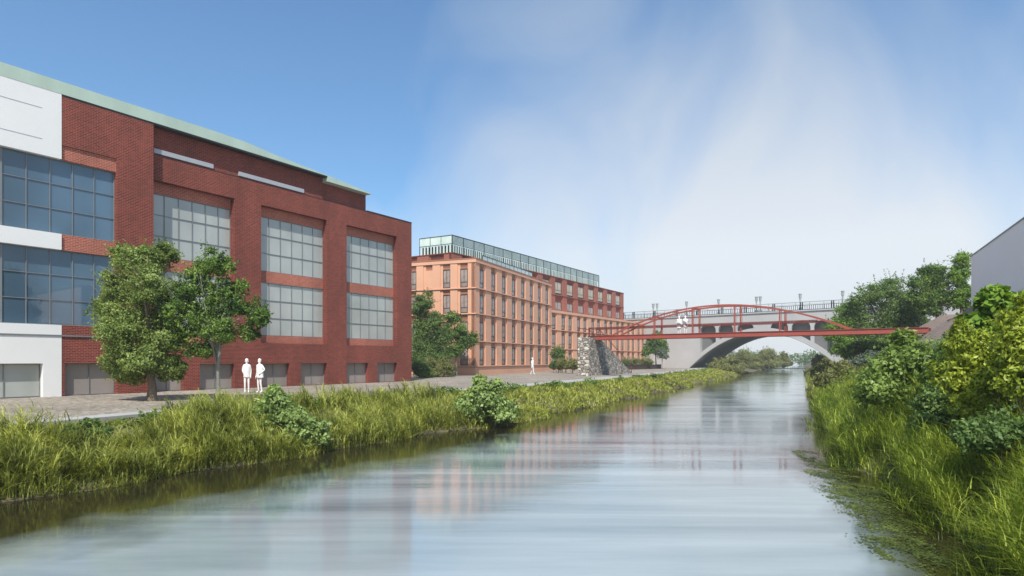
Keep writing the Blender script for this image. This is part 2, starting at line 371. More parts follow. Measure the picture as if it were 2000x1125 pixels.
kw = lambda y: float(np.interp(y, [15, 28, 60], [.8, 1.2, 2.6]))
strip('path', lambda y: pl(KERB, y) - 62, lambda y: pl(KERB, y) - kw(y), 0.0, -0.1, 'paving')
strip('kerb_strip', lambda y: pl(KERB, y) - kw(y), lambda y: pl(KERB, y), 0.03, -0.2, 'kerb_stone')
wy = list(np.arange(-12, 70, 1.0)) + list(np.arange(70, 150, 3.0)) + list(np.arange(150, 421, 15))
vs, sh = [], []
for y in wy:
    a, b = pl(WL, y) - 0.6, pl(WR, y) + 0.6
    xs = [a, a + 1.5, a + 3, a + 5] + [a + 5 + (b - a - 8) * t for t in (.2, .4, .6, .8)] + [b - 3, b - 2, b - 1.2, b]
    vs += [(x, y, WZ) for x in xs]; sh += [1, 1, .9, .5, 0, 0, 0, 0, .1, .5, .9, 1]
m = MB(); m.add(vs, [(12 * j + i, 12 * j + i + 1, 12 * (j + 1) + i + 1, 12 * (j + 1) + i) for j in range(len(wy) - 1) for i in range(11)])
wo_ = m.build('water', 'water'); at_ = wo_.data.attributes.new('bank_shade', 'FLOAT', 'POINT'); at_.data.foreach_set('value', sh); tag(wo_, kind='structure')

# far weir line and far land closing the river
m = MB(); m.box(66, 104, 211, 211.5, -1.6, -1.12)
tag(m.build('weir', 'corten'), 'thin dark weir wall across the river beyond the concrete arch', 'weir')

# ------------------------------------------------------------------ windows
def rect_window(mb_w, mb_p, x0, x1, z0, z1, y, cols, rws, bar=0.06, dep=0.07):
    mb_w.box(x0, x1, y - dep, y, z0, z0 + bar).box(x0, x1, y - dep, y, z1 - bar, z1)
    mb_w.box(x0, x0 + bar, y - dep + .003, y, z0 + bar, z1 - bar).box(x1 - bar, x1, y - dep + .003, y, z0 + bar, z1 - bar)
    for i in range(1, len(cols) - 1): mb_w.box(cols[i] - bar * .4, cols[i] + bar * .4, y - dep + .01, y, z0 + bar, z1 - bar)
    for j in range(1, len(rws) - 1): mb_w.box(x0 + bar, x1 - bar, y - dep + .016, y, rws[j] - bar * .4, rws[j] + bar * .4)
    mb_p.box(x0 + bar * .5, x1 - bar * .5, y - .02, y + .02, z0 + bar * .5, z1 - bar * .5)
def window(parent, x0, x1, z0, z1, y, nc_, nr, frame='frame_grey', glass='glass_grey', bar=0.034):
    a, b = MB(), MB()
    rect_window(a, b, x0, x1, z0, z1, y, list(np.linspace(x0, x1, nc_ + 1)), list(np.linspace(z0, z1, nr + 1)), bar)
    o = a.build('window', frame, parent); b.build('pane', glass, o); return o

# ------------------------------------------------------------------ big red brick building
B1 = Frame(-7.9, 51.0, 0.632, 1.0)
b1 = B1.root('brick_building')
tag(b1, 'large red brick building with tall gridded windows and pale green roof edge', 'building')
A = B1.at
uL = -44.0; PV = -0.40                               # left end, projecting bay plane
u120, u227, u300 = B1.u(120, PV), B1.u(228, PV), B1.u(300, PV)
zl = 12.42; zt = 13.93
H = lambda px, py, v=0.0: A(px, py, v)[1]
# heights shared along the facade
zu1, zu0 = H(509, 419), H(510, 526.8)               # upper glazing
zw1, zw0 = H(510, 549), H(510, 654.4)               # lower glazing
zh = H(510, 400); zs = H(510, 669.5); zg = 1.46
bays = [(B1.u(300) + .02, B1.u(458)), (B1.u(510), B1.u(638.5)), (B1.u(677), B1.u(775.5))]
gwin = [(B1.u(303), B1.u(359)), (B1.u(390), B1.u(458)), (B1.u(513), B1.u(565.6)), (B1.u(588), B1.u(638.7)), (B1.u(677), B1.u(719.7)), (B1.u(737), B1.u(775.6))]
holes = [[(a, zs), (b, zs), (b, zh), (a, zh)] for a, b in bays[1:]] + [[(a, 0.02), (b, 0.02), (b, zg), (a, zg)] for a, b in gwin[1:]]
m = MB()
a3, b3 = bays[0]
# wall right of bay three, as one pierced sheet; bay three's own surround as plain blocks
m.slab([(b3, 0), (0, 0), (0, zl), (b3, zl)], [h for h in holes if h[0][0] > b3 - 0.01 and h is not holes[2]], 0, 0.55)
m.box(a3, b3, 0, .55, zh, zl).box(a3, b3, 0, .55, zg, zs)
m.box(a3, gwin[0][0], 0, .55, 0, zg).box(gwin[0][1], gwin[1][0], 0, .55, 0, zg)
m.build('brick_wall', 'red_brick', b1)
m = MB(); m.box(uL, -0.4, .55, 22, 0, zl - .1); m.box(-.4, 0, .55, 22, 0, zl); m.build('rear_block', 'red_brick', b1)
m = MB(); m.box(u300, B1.u(631), 0.04, .6, zl, zt).box(B1.u(631), B1.u(717), .14, .6, zl, 13.58).box(B1.u(717) - .4, B1.u(717), .6, 22, zl, 13.5)
m.build('parapet', 'red_brick', b1)
for (a, b) in bays:
    m = MB(); m.box(a, b, .36, .54, zu1, zh); m.build('spandrel', 'light_brick', b1)
    m = MB(); m.box(a, b, .36, .54, zw1, zu0); m.build('spandrel', 'light_brick', b1)
    m = MB(); m.box(a, b, .36, .54, zs, zw0); m.build('spandrel', 'light_brick', b1)
    window(b1, a, b, zu0, zu1, .46, 6, 3, 'frame_grey', 'glass_grey'); window(b1, a, b, zw0, zw1, .46, 6, 3, 'frame_grey', 'glass_grey')
for i, (a, b) in enumerate(gwin):
    window(b1, a, b, .02, zg, .35, 2, 1, 'frame_grey', 'glass_ground')
m = MB(); m.box(*sorted((B1.u(300), B1.u(416))), -.05, .1, 12.5, 12.74); m.build('vent_strip', 'vent_white', b1)
m = MB(); m.box(*sorted((B1.u(466), B1.u(593))), -.05, .1, 12.5, 12.74); m.build('vent_strip', 'vent_white', b1)
m = MB(); m.box(u300, B1.u(717), -.012, .1, 12.415, 12.45).box(B1.u(717), 0, -.03, .6, zl, zl + .06); m.build('coping', 'frame_dark', b1)
# projecting bay, brick then white render
Hp = lambda px, py: A(px, py, PV)[1]
yu1, yu0 = Hp(120, 311), Hp(120, 457); yw1, yw0 = Hp(120, 488), Hp(120, 635); yh = Hp(120, 282.5)
yg = 1.52
g1, g2 = B1.u(127, PV), B1.u(227.6, PV)
m = MB()
m.box(u227, u300, PV, .55, 0, zt)
m.box(u120, u227, PV, .55, yh, zt)
m.box(u120, u227, PV, .55, yg, yw0).box(u120, g1, PV, .55, 0, yg)
m.build('brick_bay', 'red_brick', b1)
for z0, z1 in ((yu1, yh), (yw1, yu0)):
    m = MB(); m.box(u120, u227, PV + .07, .5, z0, z1); m.build('spandrel', 'light_brick', b1)
m = MB(); m.box(uL, u227, PV - .05, PV + .02, Hp(120, 655) - .05, Hp(120, 655) + .02); m.build('string_course', 'frame_grey', b1)
m = MB()
m.box(uL, u120, PV - .02, .55, yu1 + .0, zt).box(uL, u120, PV - .02, .55, yw1, yu0).box(uL, u120, PV - .02, .55, yg, yw0)
gg = B1.u(83.6, PV)
m.box(gg, u120, PV - .02, .55, 0, yg).box(uL, gg - 4.2, PV - .02, .55, 0, yg)
m.build('white_wall', 'white_render', b1)
for zz in (Hp(60, 205), Hp(60, 266)):
    m = MB(); m.box(uL, B1.u(82, PV), PV - .028, PV + .05, zz, zz + .025); m.build('panel_joint', 'vent_white', b1)
p = (u227 - u120) / 2.6
for z0, z1 in ((yu0, yu1), (yw0, yw1)):
    n = int((u227 - uL) / p)
    window(b1, u227 - 5 * p, u227, z0, z1, PV + .28, 5, 3, 'frame_grey', 'glass_left', .036)
    window(b1, uL, u227 - 5 * p, z0, z1, PV + .28, n - 5, 3, 'frame_grey', 'glass_left', .036)
window(b1, g1, g2, .02, yg, PV + .3, 2, 1, 'frame_grey', 'glass_ground')
window(b1, gg - 4.2, gg, .02, yg, PV + .3, 3, 1, 'frame_grey', 'glass_grey')
# green roof edge: level, then falling towards the far end
prof = [(uL, zt), (B1.u(631), zt), (B1.u(631), 13.58), (B1.u(717), 13.58), (B1.u(714), 13.66), (B1.u(631), 13.98), (B1.u(539), 14.22), (B1.u(466), 14.46), (B1.u(409), 14.5), (uL, 14.52)]
m = MB(); m.slab(prof, [], -.43, 22); m.build('roof', 'green_metal', b1)
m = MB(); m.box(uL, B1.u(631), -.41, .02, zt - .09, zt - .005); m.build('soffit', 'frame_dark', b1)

# ------------------------------------------------------------------ terracotta buildings
def clad_storeys(root, us, z_levels, wz, mats, depth=0.34, plan='x', w=1.25, y0=0.0, dz=None, blank=(), x_end=None, narrow=0.32, wmesh=None, u0=0.0):
    """piers, string courses, sloped heads and recess wall of one facade; windows as copies"""
    def mp_(u, v, z): return (u, y0 + v, z) if plan == 'x' else (x_end + v, u, z)
    def box(mb, a, b, c, d, e, f):
        n = MB(); n.box(a, b, c, d, e, f); mb.add([mp_(*q) for q in n.v], n.f)
    main, dark, glass = mats
    U1 = us[-1][2]
    # pieces between windows
    piers, recess = MB(), MB()
    box(recess, u0, U1, depth - .04, depth + .3, z_levels[0], z_levels[-1])
    edges = [u0] + [q for c in us for q in (c[0], c[1])] + [U1]
    for i in range(0, len(edges) - 1, 2):
        a, b = edges[i], edges[i + 1]
        nr = narrow if i > 0 else 0
        if b - a > 2 * narrow + .2 and i > 0:
            box(piers, a + nr, b, 0, depth, z_levels[0], z_levels[-1])
            box(piers, a, a + nr, depth * .45, depth, z_levels[0], z_levels[-1])
        else: box(piers, a, b, 0, depth, z_levels[0], z_levels[-1])
    p_ = piers.build('pier_panels', main, root); recess.build('recess_wall', dark, root)
    for k in range(len(z_levels) - 1):
        lo, hi = z_levels[k], z_levels[k + 1]
        if wz[k] is None: continue
        a_, b_ = wz[k]
        for i, (a, b, _) in enumerate(us):
            n = MB(); n.add([(a, 0.06, hi), (b, 0.06, hi), (b, depth, b_), (a, depth, b_), (a, depth, hi), (b, depth, hi)], [(0, 1, 2, 3), (0, 3, 4), (1, 5, 2), (0, 4, 5, 1), (3, 2, 5, 4)])
            hd_ = MB(); hd_.add([mp_(*q) for q in n.v], n.f); hd_.build('window_head', dark, root)
    for z in z_levels[1:-1] if dz is None else dz:
        sc = MB(); box(sc, u0 - .04, U1 + .02, -.07, depth, z - .07, z + .07); sc.build('string_course', main, root)
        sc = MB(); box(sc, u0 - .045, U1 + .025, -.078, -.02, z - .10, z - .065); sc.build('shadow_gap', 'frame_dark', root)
    return mp_
WMESH = {}
def small_window(root, uc, z0, z1, w, y, glass, rot=0.0, x_plane=None, frame='frame_dark'):
    key = (round(w, 2), round(z1 - z0, 2), glass)
    h = z1 - z0
    if key not in WMESH:
        a, b = MB(), MB(); bar = 0.055
        a.box(-w / 2, w / 2, -.06, 0, 0, bar).box(-w / 2, w / 2, -.06, 0, h - bar, h)
        a.box(-w / 2, -w / 2 + bar, -.058, 0, bar, h - bar).box(w / 2 - bar * 2.2, w / 2, -.058, 0, bar, h - bar)
        a.box(-w / 2 + bar, w / 2 - bar * 2.2, -.05, 0, h * .27, h * .27 + .035).box(-w * .05, -w * .05 + .03, -.045, 0, h * .27, h - bar)
        b.box(-w / 2 + .03, w / 2 - .03, -.015, .015, .03, h - .03)
        WMESH[key] = (a.mesh('window', frame), b.mesh('pane', glass))
    fm, pm = WMESH[key]
    o = bpy.data.objects.new('window', fm); COL.objects.link(o); o.parent = root
    if x_plane is None: o.location = (uc, y, z0)
    else: o.location = (x_plane, uc, z0); o.rotation_euler = (0, 0, -math.pi / 2)
    p_ = bpy.data.objects.new('pane', pm); COL.objects.link(p_); p_.parent = o
    return o

B2 = Frame(-3.9, 69.4, 0.41, 1.0)
b2 = B2.root('terracotta_block')
tag(b2, 'orange terracotta clad four storey corner block with narrow windows, lone walker before it', 'building')
zl2 = [0.97, 3.67, 6.63, 9.39, 12.12]; LEN2 = B2.u(1077)
us = [(1.62 + 3.08 * k - .62, 1.62 + 3.08 * k + .62, LEN2) for k in range(8)]
wz = [(zl2[k] + .12, zl2[k] + 2.12) for k in range(4)]
clad_storeys(b2, us, zl2, wz, ('terracotta', 'terracotta_dark', None), depth=.2, dz=[zl2[0], zl2[1], zl2[2], zl2[3]])
for k in range(4):
    for (a, b, _) in us: small_window(b2, (a + b) / 2, wz[k][0], wz[k][1], b - a, .15, 'glass_window')
us_l = [(.93, 1.87, 16), (3.05, 3.98, 16), (5.25, 6.1, 16), (7.3, 8.25, 16), (9.5, 10.4, 16), (11.6, 12.5, 16)]
mpl = clad_storeys(b2, us_l, zl2, wz, ('terracotta', 'terracotta_dark', None), plan='y', x_end=0.0, depth=.2, dz=[zl2[0], zl2[1], zl2[2], zl2[3]], u0=0.005)
for k in range(4):
    for j, (a, b, _) in enumerate(us_l[:4]):
        if j == 2:
            m = MB(); m.box(.09, .2, a, b, wz[k][0], wz[k][1]); m.build('blind_panel', 'terracotta', b2)
        else: small_window(b2, (a + b) / 2, wz[k][0], wz[k][1], b - a, 0, 'glass_window', x_plane=.15)
m = MB(); m.box(.02, LEN2 - .02, .03, 16, 0, .9).box(.05, LEN2, .0, 16, .0, .0001)
m = MB(); m.box(.0, LEN2, .0, 16, -.1, .9); m.build('plinth', 'terracotta', b2)
m = MB(); m.box(.5, LEN2, .6, 16, .97, 12.1); m.build('core', 'terracotta', b2)
m = MB(); m.box(-.06, LEN2 + .04, -.08, 16, 12.12, 12.57).box(.25, LEN2 - .2, .25, 15.7, 12.57, 12.6); m.build('parapet', 'terracotta', b2)
m = MB(); m.box(-.10, LEN2 + .08, -.12, 16.04, 12.50, 12.60); m.build('coping', 'terracotta_dark', b2)
m = MB(); m.box(-.03, .0, 2.5, 4.5, .15, .55); m.build('vent_grille', 'frame_grey', b2)
# glass guard set behind the coping
fr, pn = MB(), MB(); ga, gb = 4.4, 20.5
for i in range(13):
    u = ga + (gb - ga) * i / 12; fr.box(u - .02, u + .02, 1.18, 1.24, 12.6, 13.55)
fr.box(ga, gb, 1.17, 1.25, 13.55, 13.6)
gr = fr.build('roof_guard', 'black_metal', b2)
pn.box(ga, gb, 1.2, 1.22, 12.7, 13.54); pn.build('glass_panel', 'screen_glass', gr)

B3 = Frame(6.2, 100.0, 0.6, 1.0)
b3r = B3.root('long_apartment_block')
tag(b3r, 'long terracotta wing with set back dark red upper storeys and green glass roof screen', 'building')
K = math.hypot(.6, 1.0)
zl3 = [0.45, 3.36, 6.30, 8.95]; LEN3 = B3.u(1259)
us = []
for k in range(-2, 7):
    for o_ in (0, 2.15):
        c = (2.7 + 4.95 * k + o_ + .6) * K
        if -8 < c < LEN3 - .9: us.append((c - .66, c + .66, LEN3))
wz = [(zl3[0] + .2, zl3[0] + 2.2), (zl3[1] + .22, zl3[1] + 2.3), (zl3[2] + .2, zl3[2] + 2.1)]
clad_storeys(b3r, us, zl3, wz, ('terracotta', 'terracotta_dark', None), u0=-9.0, depth=.2, dz=[zl3[1], zl3[2]])
for k in range(3):
    for (a, b, _) in us:
        if a > -1.5: small_window(b3r, (a + b) / 2, wz[k][0], wz[k][1], b - a, .15, 'glass_window')
m = MB(); m.box(-9, LEN3, .0, 14, -.1, .45); m.build('plinth', 'terracotta', b3r)
m = MB(); m.box(-9, LEN3 - .02, .6, 14, .45, 8.95); m.build('core', 'terracotta', b3r)
m = MB(); m.box(-9.02, LEN3 + .06, -.1, 14, 8.95, 9.33); m.build('parapet', 'terracotta', b3r)
# red storeys
RU0, RU1 = -21.8, B3.u(1218, 3.0)
zr = [9.34, 12.45, 15.3]
us = [((5.9 + 3.8 * k) * K, (8.1 + 3.8 * k) * K, RU1) for k in range(-6, 7)]
us = [q for q in us if q[0] > RU0 + .8]
wz = [(9.5, 11.35), (12.75, 14.65)]
clad_storeys(b3r, us, zr, wz, ('russet_light', 'russet', None), u0=RU0, y0=3.0, dz=[zr[1]], depth=.25, narrow=.25)
for k in range(2):
    for (a, b, _) in us:
        if a > 0: small_window(b3r, (a + b) / 2, wz[k][0], wz[k][1], b - a, 3.2, 'glass_window' if k == 0 else 'glass_beige')
us_l = [(4.4, 6.6, 17), (8.8, 11.0, 17), (13.2, 15.4, 17)]
clad_storeys(b3r, us_l, zr, wz, ('russet_light', 'russet', None), u0=3.01, plan='y', x_end=RU0, dz=[zr[1]], depth=.25, narrow=.25)
m = MB(); m.box(RU0 + .5, RU1 - .01, 3.5, 17, 9.3, 15.3); m.build('core', 'russet', b3r)
m = MB(); m.box(RU0 - .05, RU1 + .05, 2.94, 17, 15.3, 15.42); m.build('coping', 'russet', b3r)
# roof screen: louvres below, glass above
SU1 = B3.u(1170.5, 3.0)
scr = MB(); lou = MB(); gl = MB()
n = 19
for i in range(n + 1):
    u = RU0 + (SU1 - RU0) * i / n; scr.box(u - .04, u + .04, 3.04, 3.14, 15.42, 17.62)
for j in range(4):
    v = 3.1 + 5.3 * 1.0 * j / 3; scr.box(RU0, RU0 + .08, v - .03, v + .03, 15.42, 17.62)
scr.box(RU0, SU1, 3.05, 3.13, 17.58, 17.66).box(RU0, SU1, 3.05, 3.13, 16.5, 16.56).box(RU0, RU0 + .08, 3.1, 8.4, 17.58, 17.66).box(RU0, RU0 + .08, 3.1, 8.4, 16.5, 16.56)
for z in np.arange(16.72, 17.55, .16): scr.box(RU0 + .1, SU1, 3.065, 3.085, z, z + .018)
S_ = scr.build('screen_frame', 'black_metal', b3r)
u = RU0 + .35
while u < SU1: lou.box(u - .13, u + .13, 3.07, 3.11, 15.42, 16.5); u += .52
v = 3.4
while v < 8.4: lou.box(RU0 + .02, RU0 + .06, v - .13, v + .13, 15.42, 16.5); v += .52
lou.build('louvre_blades', 'screen_glass', S_)
gl.box(RU0 + .03, SU1, 3.09, 3.11, 16.56, 17.58).box(RU0 + .03, RU0 + .05, 3.1, 8.4, 16.56, 17.58); gl.build('glass_panel', 'screen_glass', S_)
m = MB(); m.box(RU0 + .4, SU1 - .2, 3.4, 8.4, 15.42, 16.45); m.build('plant_room', 'frame_dark', b3r)

# ------------------------------------------------------------------ concrete arch bridge
BC = Frame(24.3, 140.0, 30.1, -29.0)
bc = BC.root('arch_bridge'); tag(bc, 'grey concrete arch road bridge with spandrel niches crossing the far river', 'bridge')
TL = 41.8; uc, ha = .71 * TL, .34 * TL
arch = lambda u, off=0: 6.6 * (1 - ((u - uc) / ha) ** 2) - .0 + off
ZT = 10.3; UL, UR = -2.5, 66.0
pts = [(UL, -1.7), (uc - ha * 1.12, -1.7)]
for i in range(33):
    u = uc - ha * 1.12 + 2.24 * ha * i / 32; pts.append((u, arch(u)))
pts = [p_ for p_ in pts if p_[1] >= -1.7] ; pts.append((uc + ha * 1.12, -1.7)) ; pts += [(UR, -1.7), (UR, ZT), (UL, ZT)]
nich = []
for a, b in ((1368, 1398), (1403, 1432), (1440, 1472), (1505, 1539), (1546, 1583), (1590, 1626), (1634, 1672)):
    x0, x1 = BC.u(a), BC.u(b); top = 8.5; w = x1 - x0; r = min(w * .48, 1.2)
    lo = [(x0 + w * i / 8, max(arch(x0 + w * i / 8, 0.95), 2.4 if a < 1600 else 2.4)) for i in range(9)]
    hi = [(x1 - r + r * math.cos(q), top - r + r * math.sin(q)) for q in np.linspace(0, math.pi / 2, 6)] + [(x0 + r + r * math.cos(q), top - r + r * math.sin(q)) for q in np.linspace(math.pi / 2, math.pi, 6)]
    mx = max(p_[1] for p_ in lo)
    if mx > top - r - .02:
        hh = top - mx; rr = hh * .98
        hi = [(x1 - r + r * math.cos(q), mx + .01 + rr * math.sin(q)) for q in np.linspace(0, math.pi / 2, 6)] + [(x0 + r + r * math.cos(q), mx + .01 + rr * math.sin(q)) for q in np.linspace(math.pi / 2, math.pi, 6)]
    nich.append(lo + hi)
m = MB(); m.slab(pts, nich, 0, 1.6, -.4); m.build('spandrel_wall', 'concrete', bc)
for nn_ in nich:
    m = MB(); m.slab([(p_[0] - .37, p_[1]) for p_ in nn_], [], 1.50, 1.6); m.build('niche_back', 'niche_shade', bc)  # dark backing colour stands in for shade deep inside the openings
m = MB(); m.slab([(p_[0] - .4, p_[1]) for p_ in pts], [], 1.62, 20, -4.6); m.build('arch_barrel', 'concrete', bc)
m = MB()
for i in range(32):
    a = uc - ha + 2 * ha * i / 32; b = uc - ha + 2 * ha * (i + 1) / 32
    m.bar((a, -.03, arch(a) + .04), (b, -.03, arch(b) + .04), .1, .09)
m.build('arch_edge', 'concrete_shade', bc)
m = MB(); m.box(UL, UR, -.18, 0.0, ZT - .12, ZT + .1).box(UL, UR, 0, 20, ZT, ZT + .1); m.build('deck_slab', 'concrete', bc)
posts = [BC.u(x) for x in (1217, 1237, 1278, 1322, 1363, 1410, 1456, 1511, 1565, 1626, 1690)]
for i in range(len(posts) - 1):
    a, b = posts[i], posts[i + 1]
    m = MB(); u = a + .25
    while u < b - .1: m.box(u - .035, u + .035, .02, .08, ZT + .1, ZT + .95); u += .36
    m.box(a, b, .01, .1, ZT + .9, ZT + .98).box(a, b, .01, .1, ZT + .12, ZT + .2); m.build('railing_panel', 'black_metal', bc)
    for d_ in (-.16, .16):
        m = MB(); m.box(a + d_ - .07, a + d_ + .07, -.02, .14, ZT + .1, ZT + 1.5); m.build('railing_post', 'black_metal', bc)
m = MB(); m.box(UL, UR, .3, .42, ZT + 1.45, ZT + 1.58).box(UL, UR, .32, .4, ZT + 1.15, ZT + 1.2)
u = UL
while u < UR: m.box(u, u + .08, .33, .39, ZT + .1, ZT + 1.45); u += 2.4
m.build('handrail', 'grey_metal', bc)
lab = ['left lamp of the close pair nearest the red building on the far bridge', 'right lamp of the close pair nearest the red building on the far bridge',
       'lone grey lamp column on bridge above the two figures\' left', 'lone grey lamp column above the crown of the red arch', 'left lamp of the close pair on bridge, over the big arch', 'right lamp of the close pair on bridge, over the big arch',
       'tall grey lamp column above right end of the red arch', 'rightmost grey lamp column on bridge beside the tree crowns']
for i, x in enumerate((1276, 1283.5, 1341, 1403.5, 1477.5, 1485, 1563, 1646)):
    o = empty('lamp_column', BC.world(BC.u(x, .8), .8, ZT + .1), BC.rz)
    tag(o, lab[i], 'lamp', 'lamp columns along the concrete bridge')
    m = MB(); m.box(-.2, .2, -.2, .2, 0, .5).tube([(0, 0, .5), (0, 0, 1.7), (0, 0, 2.1)], [.11, .13, .17], 8); m.build('post', 'grey_metal', o)
    m = MB(); m.tube([(0, 0, 2.1), (0, 0, 2.25), (0, 0, 2.6), (0, 0, 2.62), (0, 0, 2.95)], [.17, .24, .27, .22, .33], 8); m.build('lantern', 'grey_metal', o)

# ------------------------------------------------------------------ red footbridge
BF = Frame(8.5, 68.0, 23.3, -18.0)
bf = BF.root('footbridge'); tag(bf, 'red steel tied arch footbridge spanning the river from stone stair pier', 'footbridge')
FL = 29.44; FW = 1.7; DZ0, DZ1 = 3.78, 4.15
for v in (0, FW):
    m = MB(); m.box(-.6, FL + .3, v - .06, v + .06, DZ0, DZ1).box(-.6, FL + .3, v - .13, v + .13, DZ1, DZ1 + .035).box(-.6, FL + .3, v - .13, v + .13, DZ0 - .035, DZ0); m.build('edge_beam', 'bridge_red', bf)
m = MB(); m.box(-.6, FL + .3, .13, FW - .13, DZ0 + .15, DZ0 + .25)
for i in range(16): m.box(i * 1.9, i * 1.9 + .12, .07, FW - .07, DZ0 + .01, DZ0 + .15)
m.build('deck', 'bridge_red_dark', bf)
u0, u1 = 2.23, 24.3
fa = lambda u: DZ1 + 2.55 * (1 - ((u - (u0 + u1) / 2) / ((u1 - u0) / 2)) ** 2)
for v in (0, FW):
    m = MB(); N = 40
    for i in range(N):
        a = u0 + (u1 - u0) * i / N; b = u0 + (u1 - u0) * (i + 1) / N
        m.bar((a, v, fa(a)), (b, v, fa(b)), .13, .14)
    m.build('arch_rib', 'bridge_red', bf)
for t_ in (.235, .368, .503, .637):
    u = t_ * FL
    for v in (0, FW):
        m = MB(); m.box(u - .05, u + .05, v - .05, v + .05, DZ1 + .035, fa(u) - .05); m.box(u + .12, u + .15, v - .04, v + .04, DZ1 + .035, fa(u) - .05); m.build('hanger', 'bridge_red', bf)
    m = MB(); m.box(u - .04, u + .04, .08, FW - .08, fa(u) - .06, fa(u) + .04); m.build('cross_brace', 'bridge_red', bf)
for v in (.14, FW - .14):
    m = MB(); m.box(-.6, 21.8, v - .035, v + .035, 5.0, 5.06).box(-.6, 21.8, v - .03, v + .03, 4.86, 4.92)
    u = 0
    while u < 21.6:
        m.bar((u, v, 4.89), (u + .22, v, 5.03), .02, .02); u += .28
    m.build('handrail', 'bridge_red_dark', bf)
    for u in np.arange(-.5, 3, 1.3):
        m = MB(); m.box(u - .03, u + .03, v - .03, v + .03, DZ1, 5.0); m.build('rail_post', 'bridge_red_dark', bf)

# stair pier of rubble stone
sp_ = empty('stair_pier', (6.7, 66, 0)); tag(sp_, 'rough rubble stone pier with stair flight at the left end of the footbridge', 'pier')
sdx, sdy = 6.95, 14.0
def prism(mb, prof, w=1.15, ox=0.0):
    """profile in (t, z) along the flight, w wide"""
    n = len(prof); vs = [(ox + t * sdx + w, t * sdy, z) for t, z in prof] + [(ox + t * sdx, t * sdy, z) for t, z in prof]
    mb.add(vs, [tuple(range(n)), tuple(range(2 * n - 1, n - 1, -1))] + [(i, (i + 1) % n, n + (i + 1) % n, n + i) for i in range(n)])
m = MB(); prism(m, [(0, -.1), (.21, -.1), (.21, 3.98), (0, 3.98)]); m.build('pier_block', 'rubble', sp_)
m = MB(); prism(m, [(.2101, -.1), (1.0, -.1), (1.0, .06), (.2101, 3.97)]); m.build('stair_wall', 'rubble', sp_)
m = MB(); ns = 22; pr = [(.21, 3.7)]
for i in range(ns):
    ta = .21 + .79 * i / ns; tb = .21 + .79 * (i + 1) / ns; z = 4.05 - 3.95 * (i + .3) / ns; pr += [(ta, z), (tb, z)]
pr += [(1.0, -.05), (.98, -.05)]
for i in range(ns):
    ta = .21 + .79 * i / ns; tb = .21 + .79 * (i + 1) / ns; z = 4.05 - 3.95 * (i + .3) / ns
    n_ = MB(); prism(n_, [(ta, z - .3), (tb, z - .3), (tb, z), (ta, z)], .9, -1.0); m.add(n_.v, n_.f)
m.build('steps', 'corten', sp_)
for ox in (0.05, 1.1):
    m = MB(); P = lambda t, z: (ox + t * sdx, t * sdy, z)
    m.tube([P(0, 4.88), P(.21, 4.88), P(1.0, .98), P(1.0, .05)], .04, 6); m.build('handrail', 'bridge_red_dark', sp_)
    for t_, z in ((0.002, 3.98), (.1, 3.98), (.21, 3.97), (.47, 2.7), (.73, 1.4)):
        m = MB(); m.tube([P(t_, z), P(t_, z + .9)], .03, 6); m.build('rail_post', 'bridge_red_dark', sp_)

# ------------------------------------------------------------------ pale building on the right bank
BR = Frame(34.0, 48.0, -0.487, -1.0)
br = BR.root('pale_building'); tag(br, 'plain pale pink rendered building on top of the right bank', 'building')
m = MB(); m.box(0, 26, 0, 14, 5.55, 9.32).box(-.0, 26, .02, 13.98, 3.8, 5.55); m.build('wall', 'pink_render', br)
m = MB(); m.box(-.06, 26.05, -.06, 14.06, 9.32, 9.38); m.build('roof_edge', 'frame_grey', br)
m = MB(); m.box(0, 3.4, -.012, .03, 5.52, 5.56); m.build('plinth_line', 'frame_grey', br)

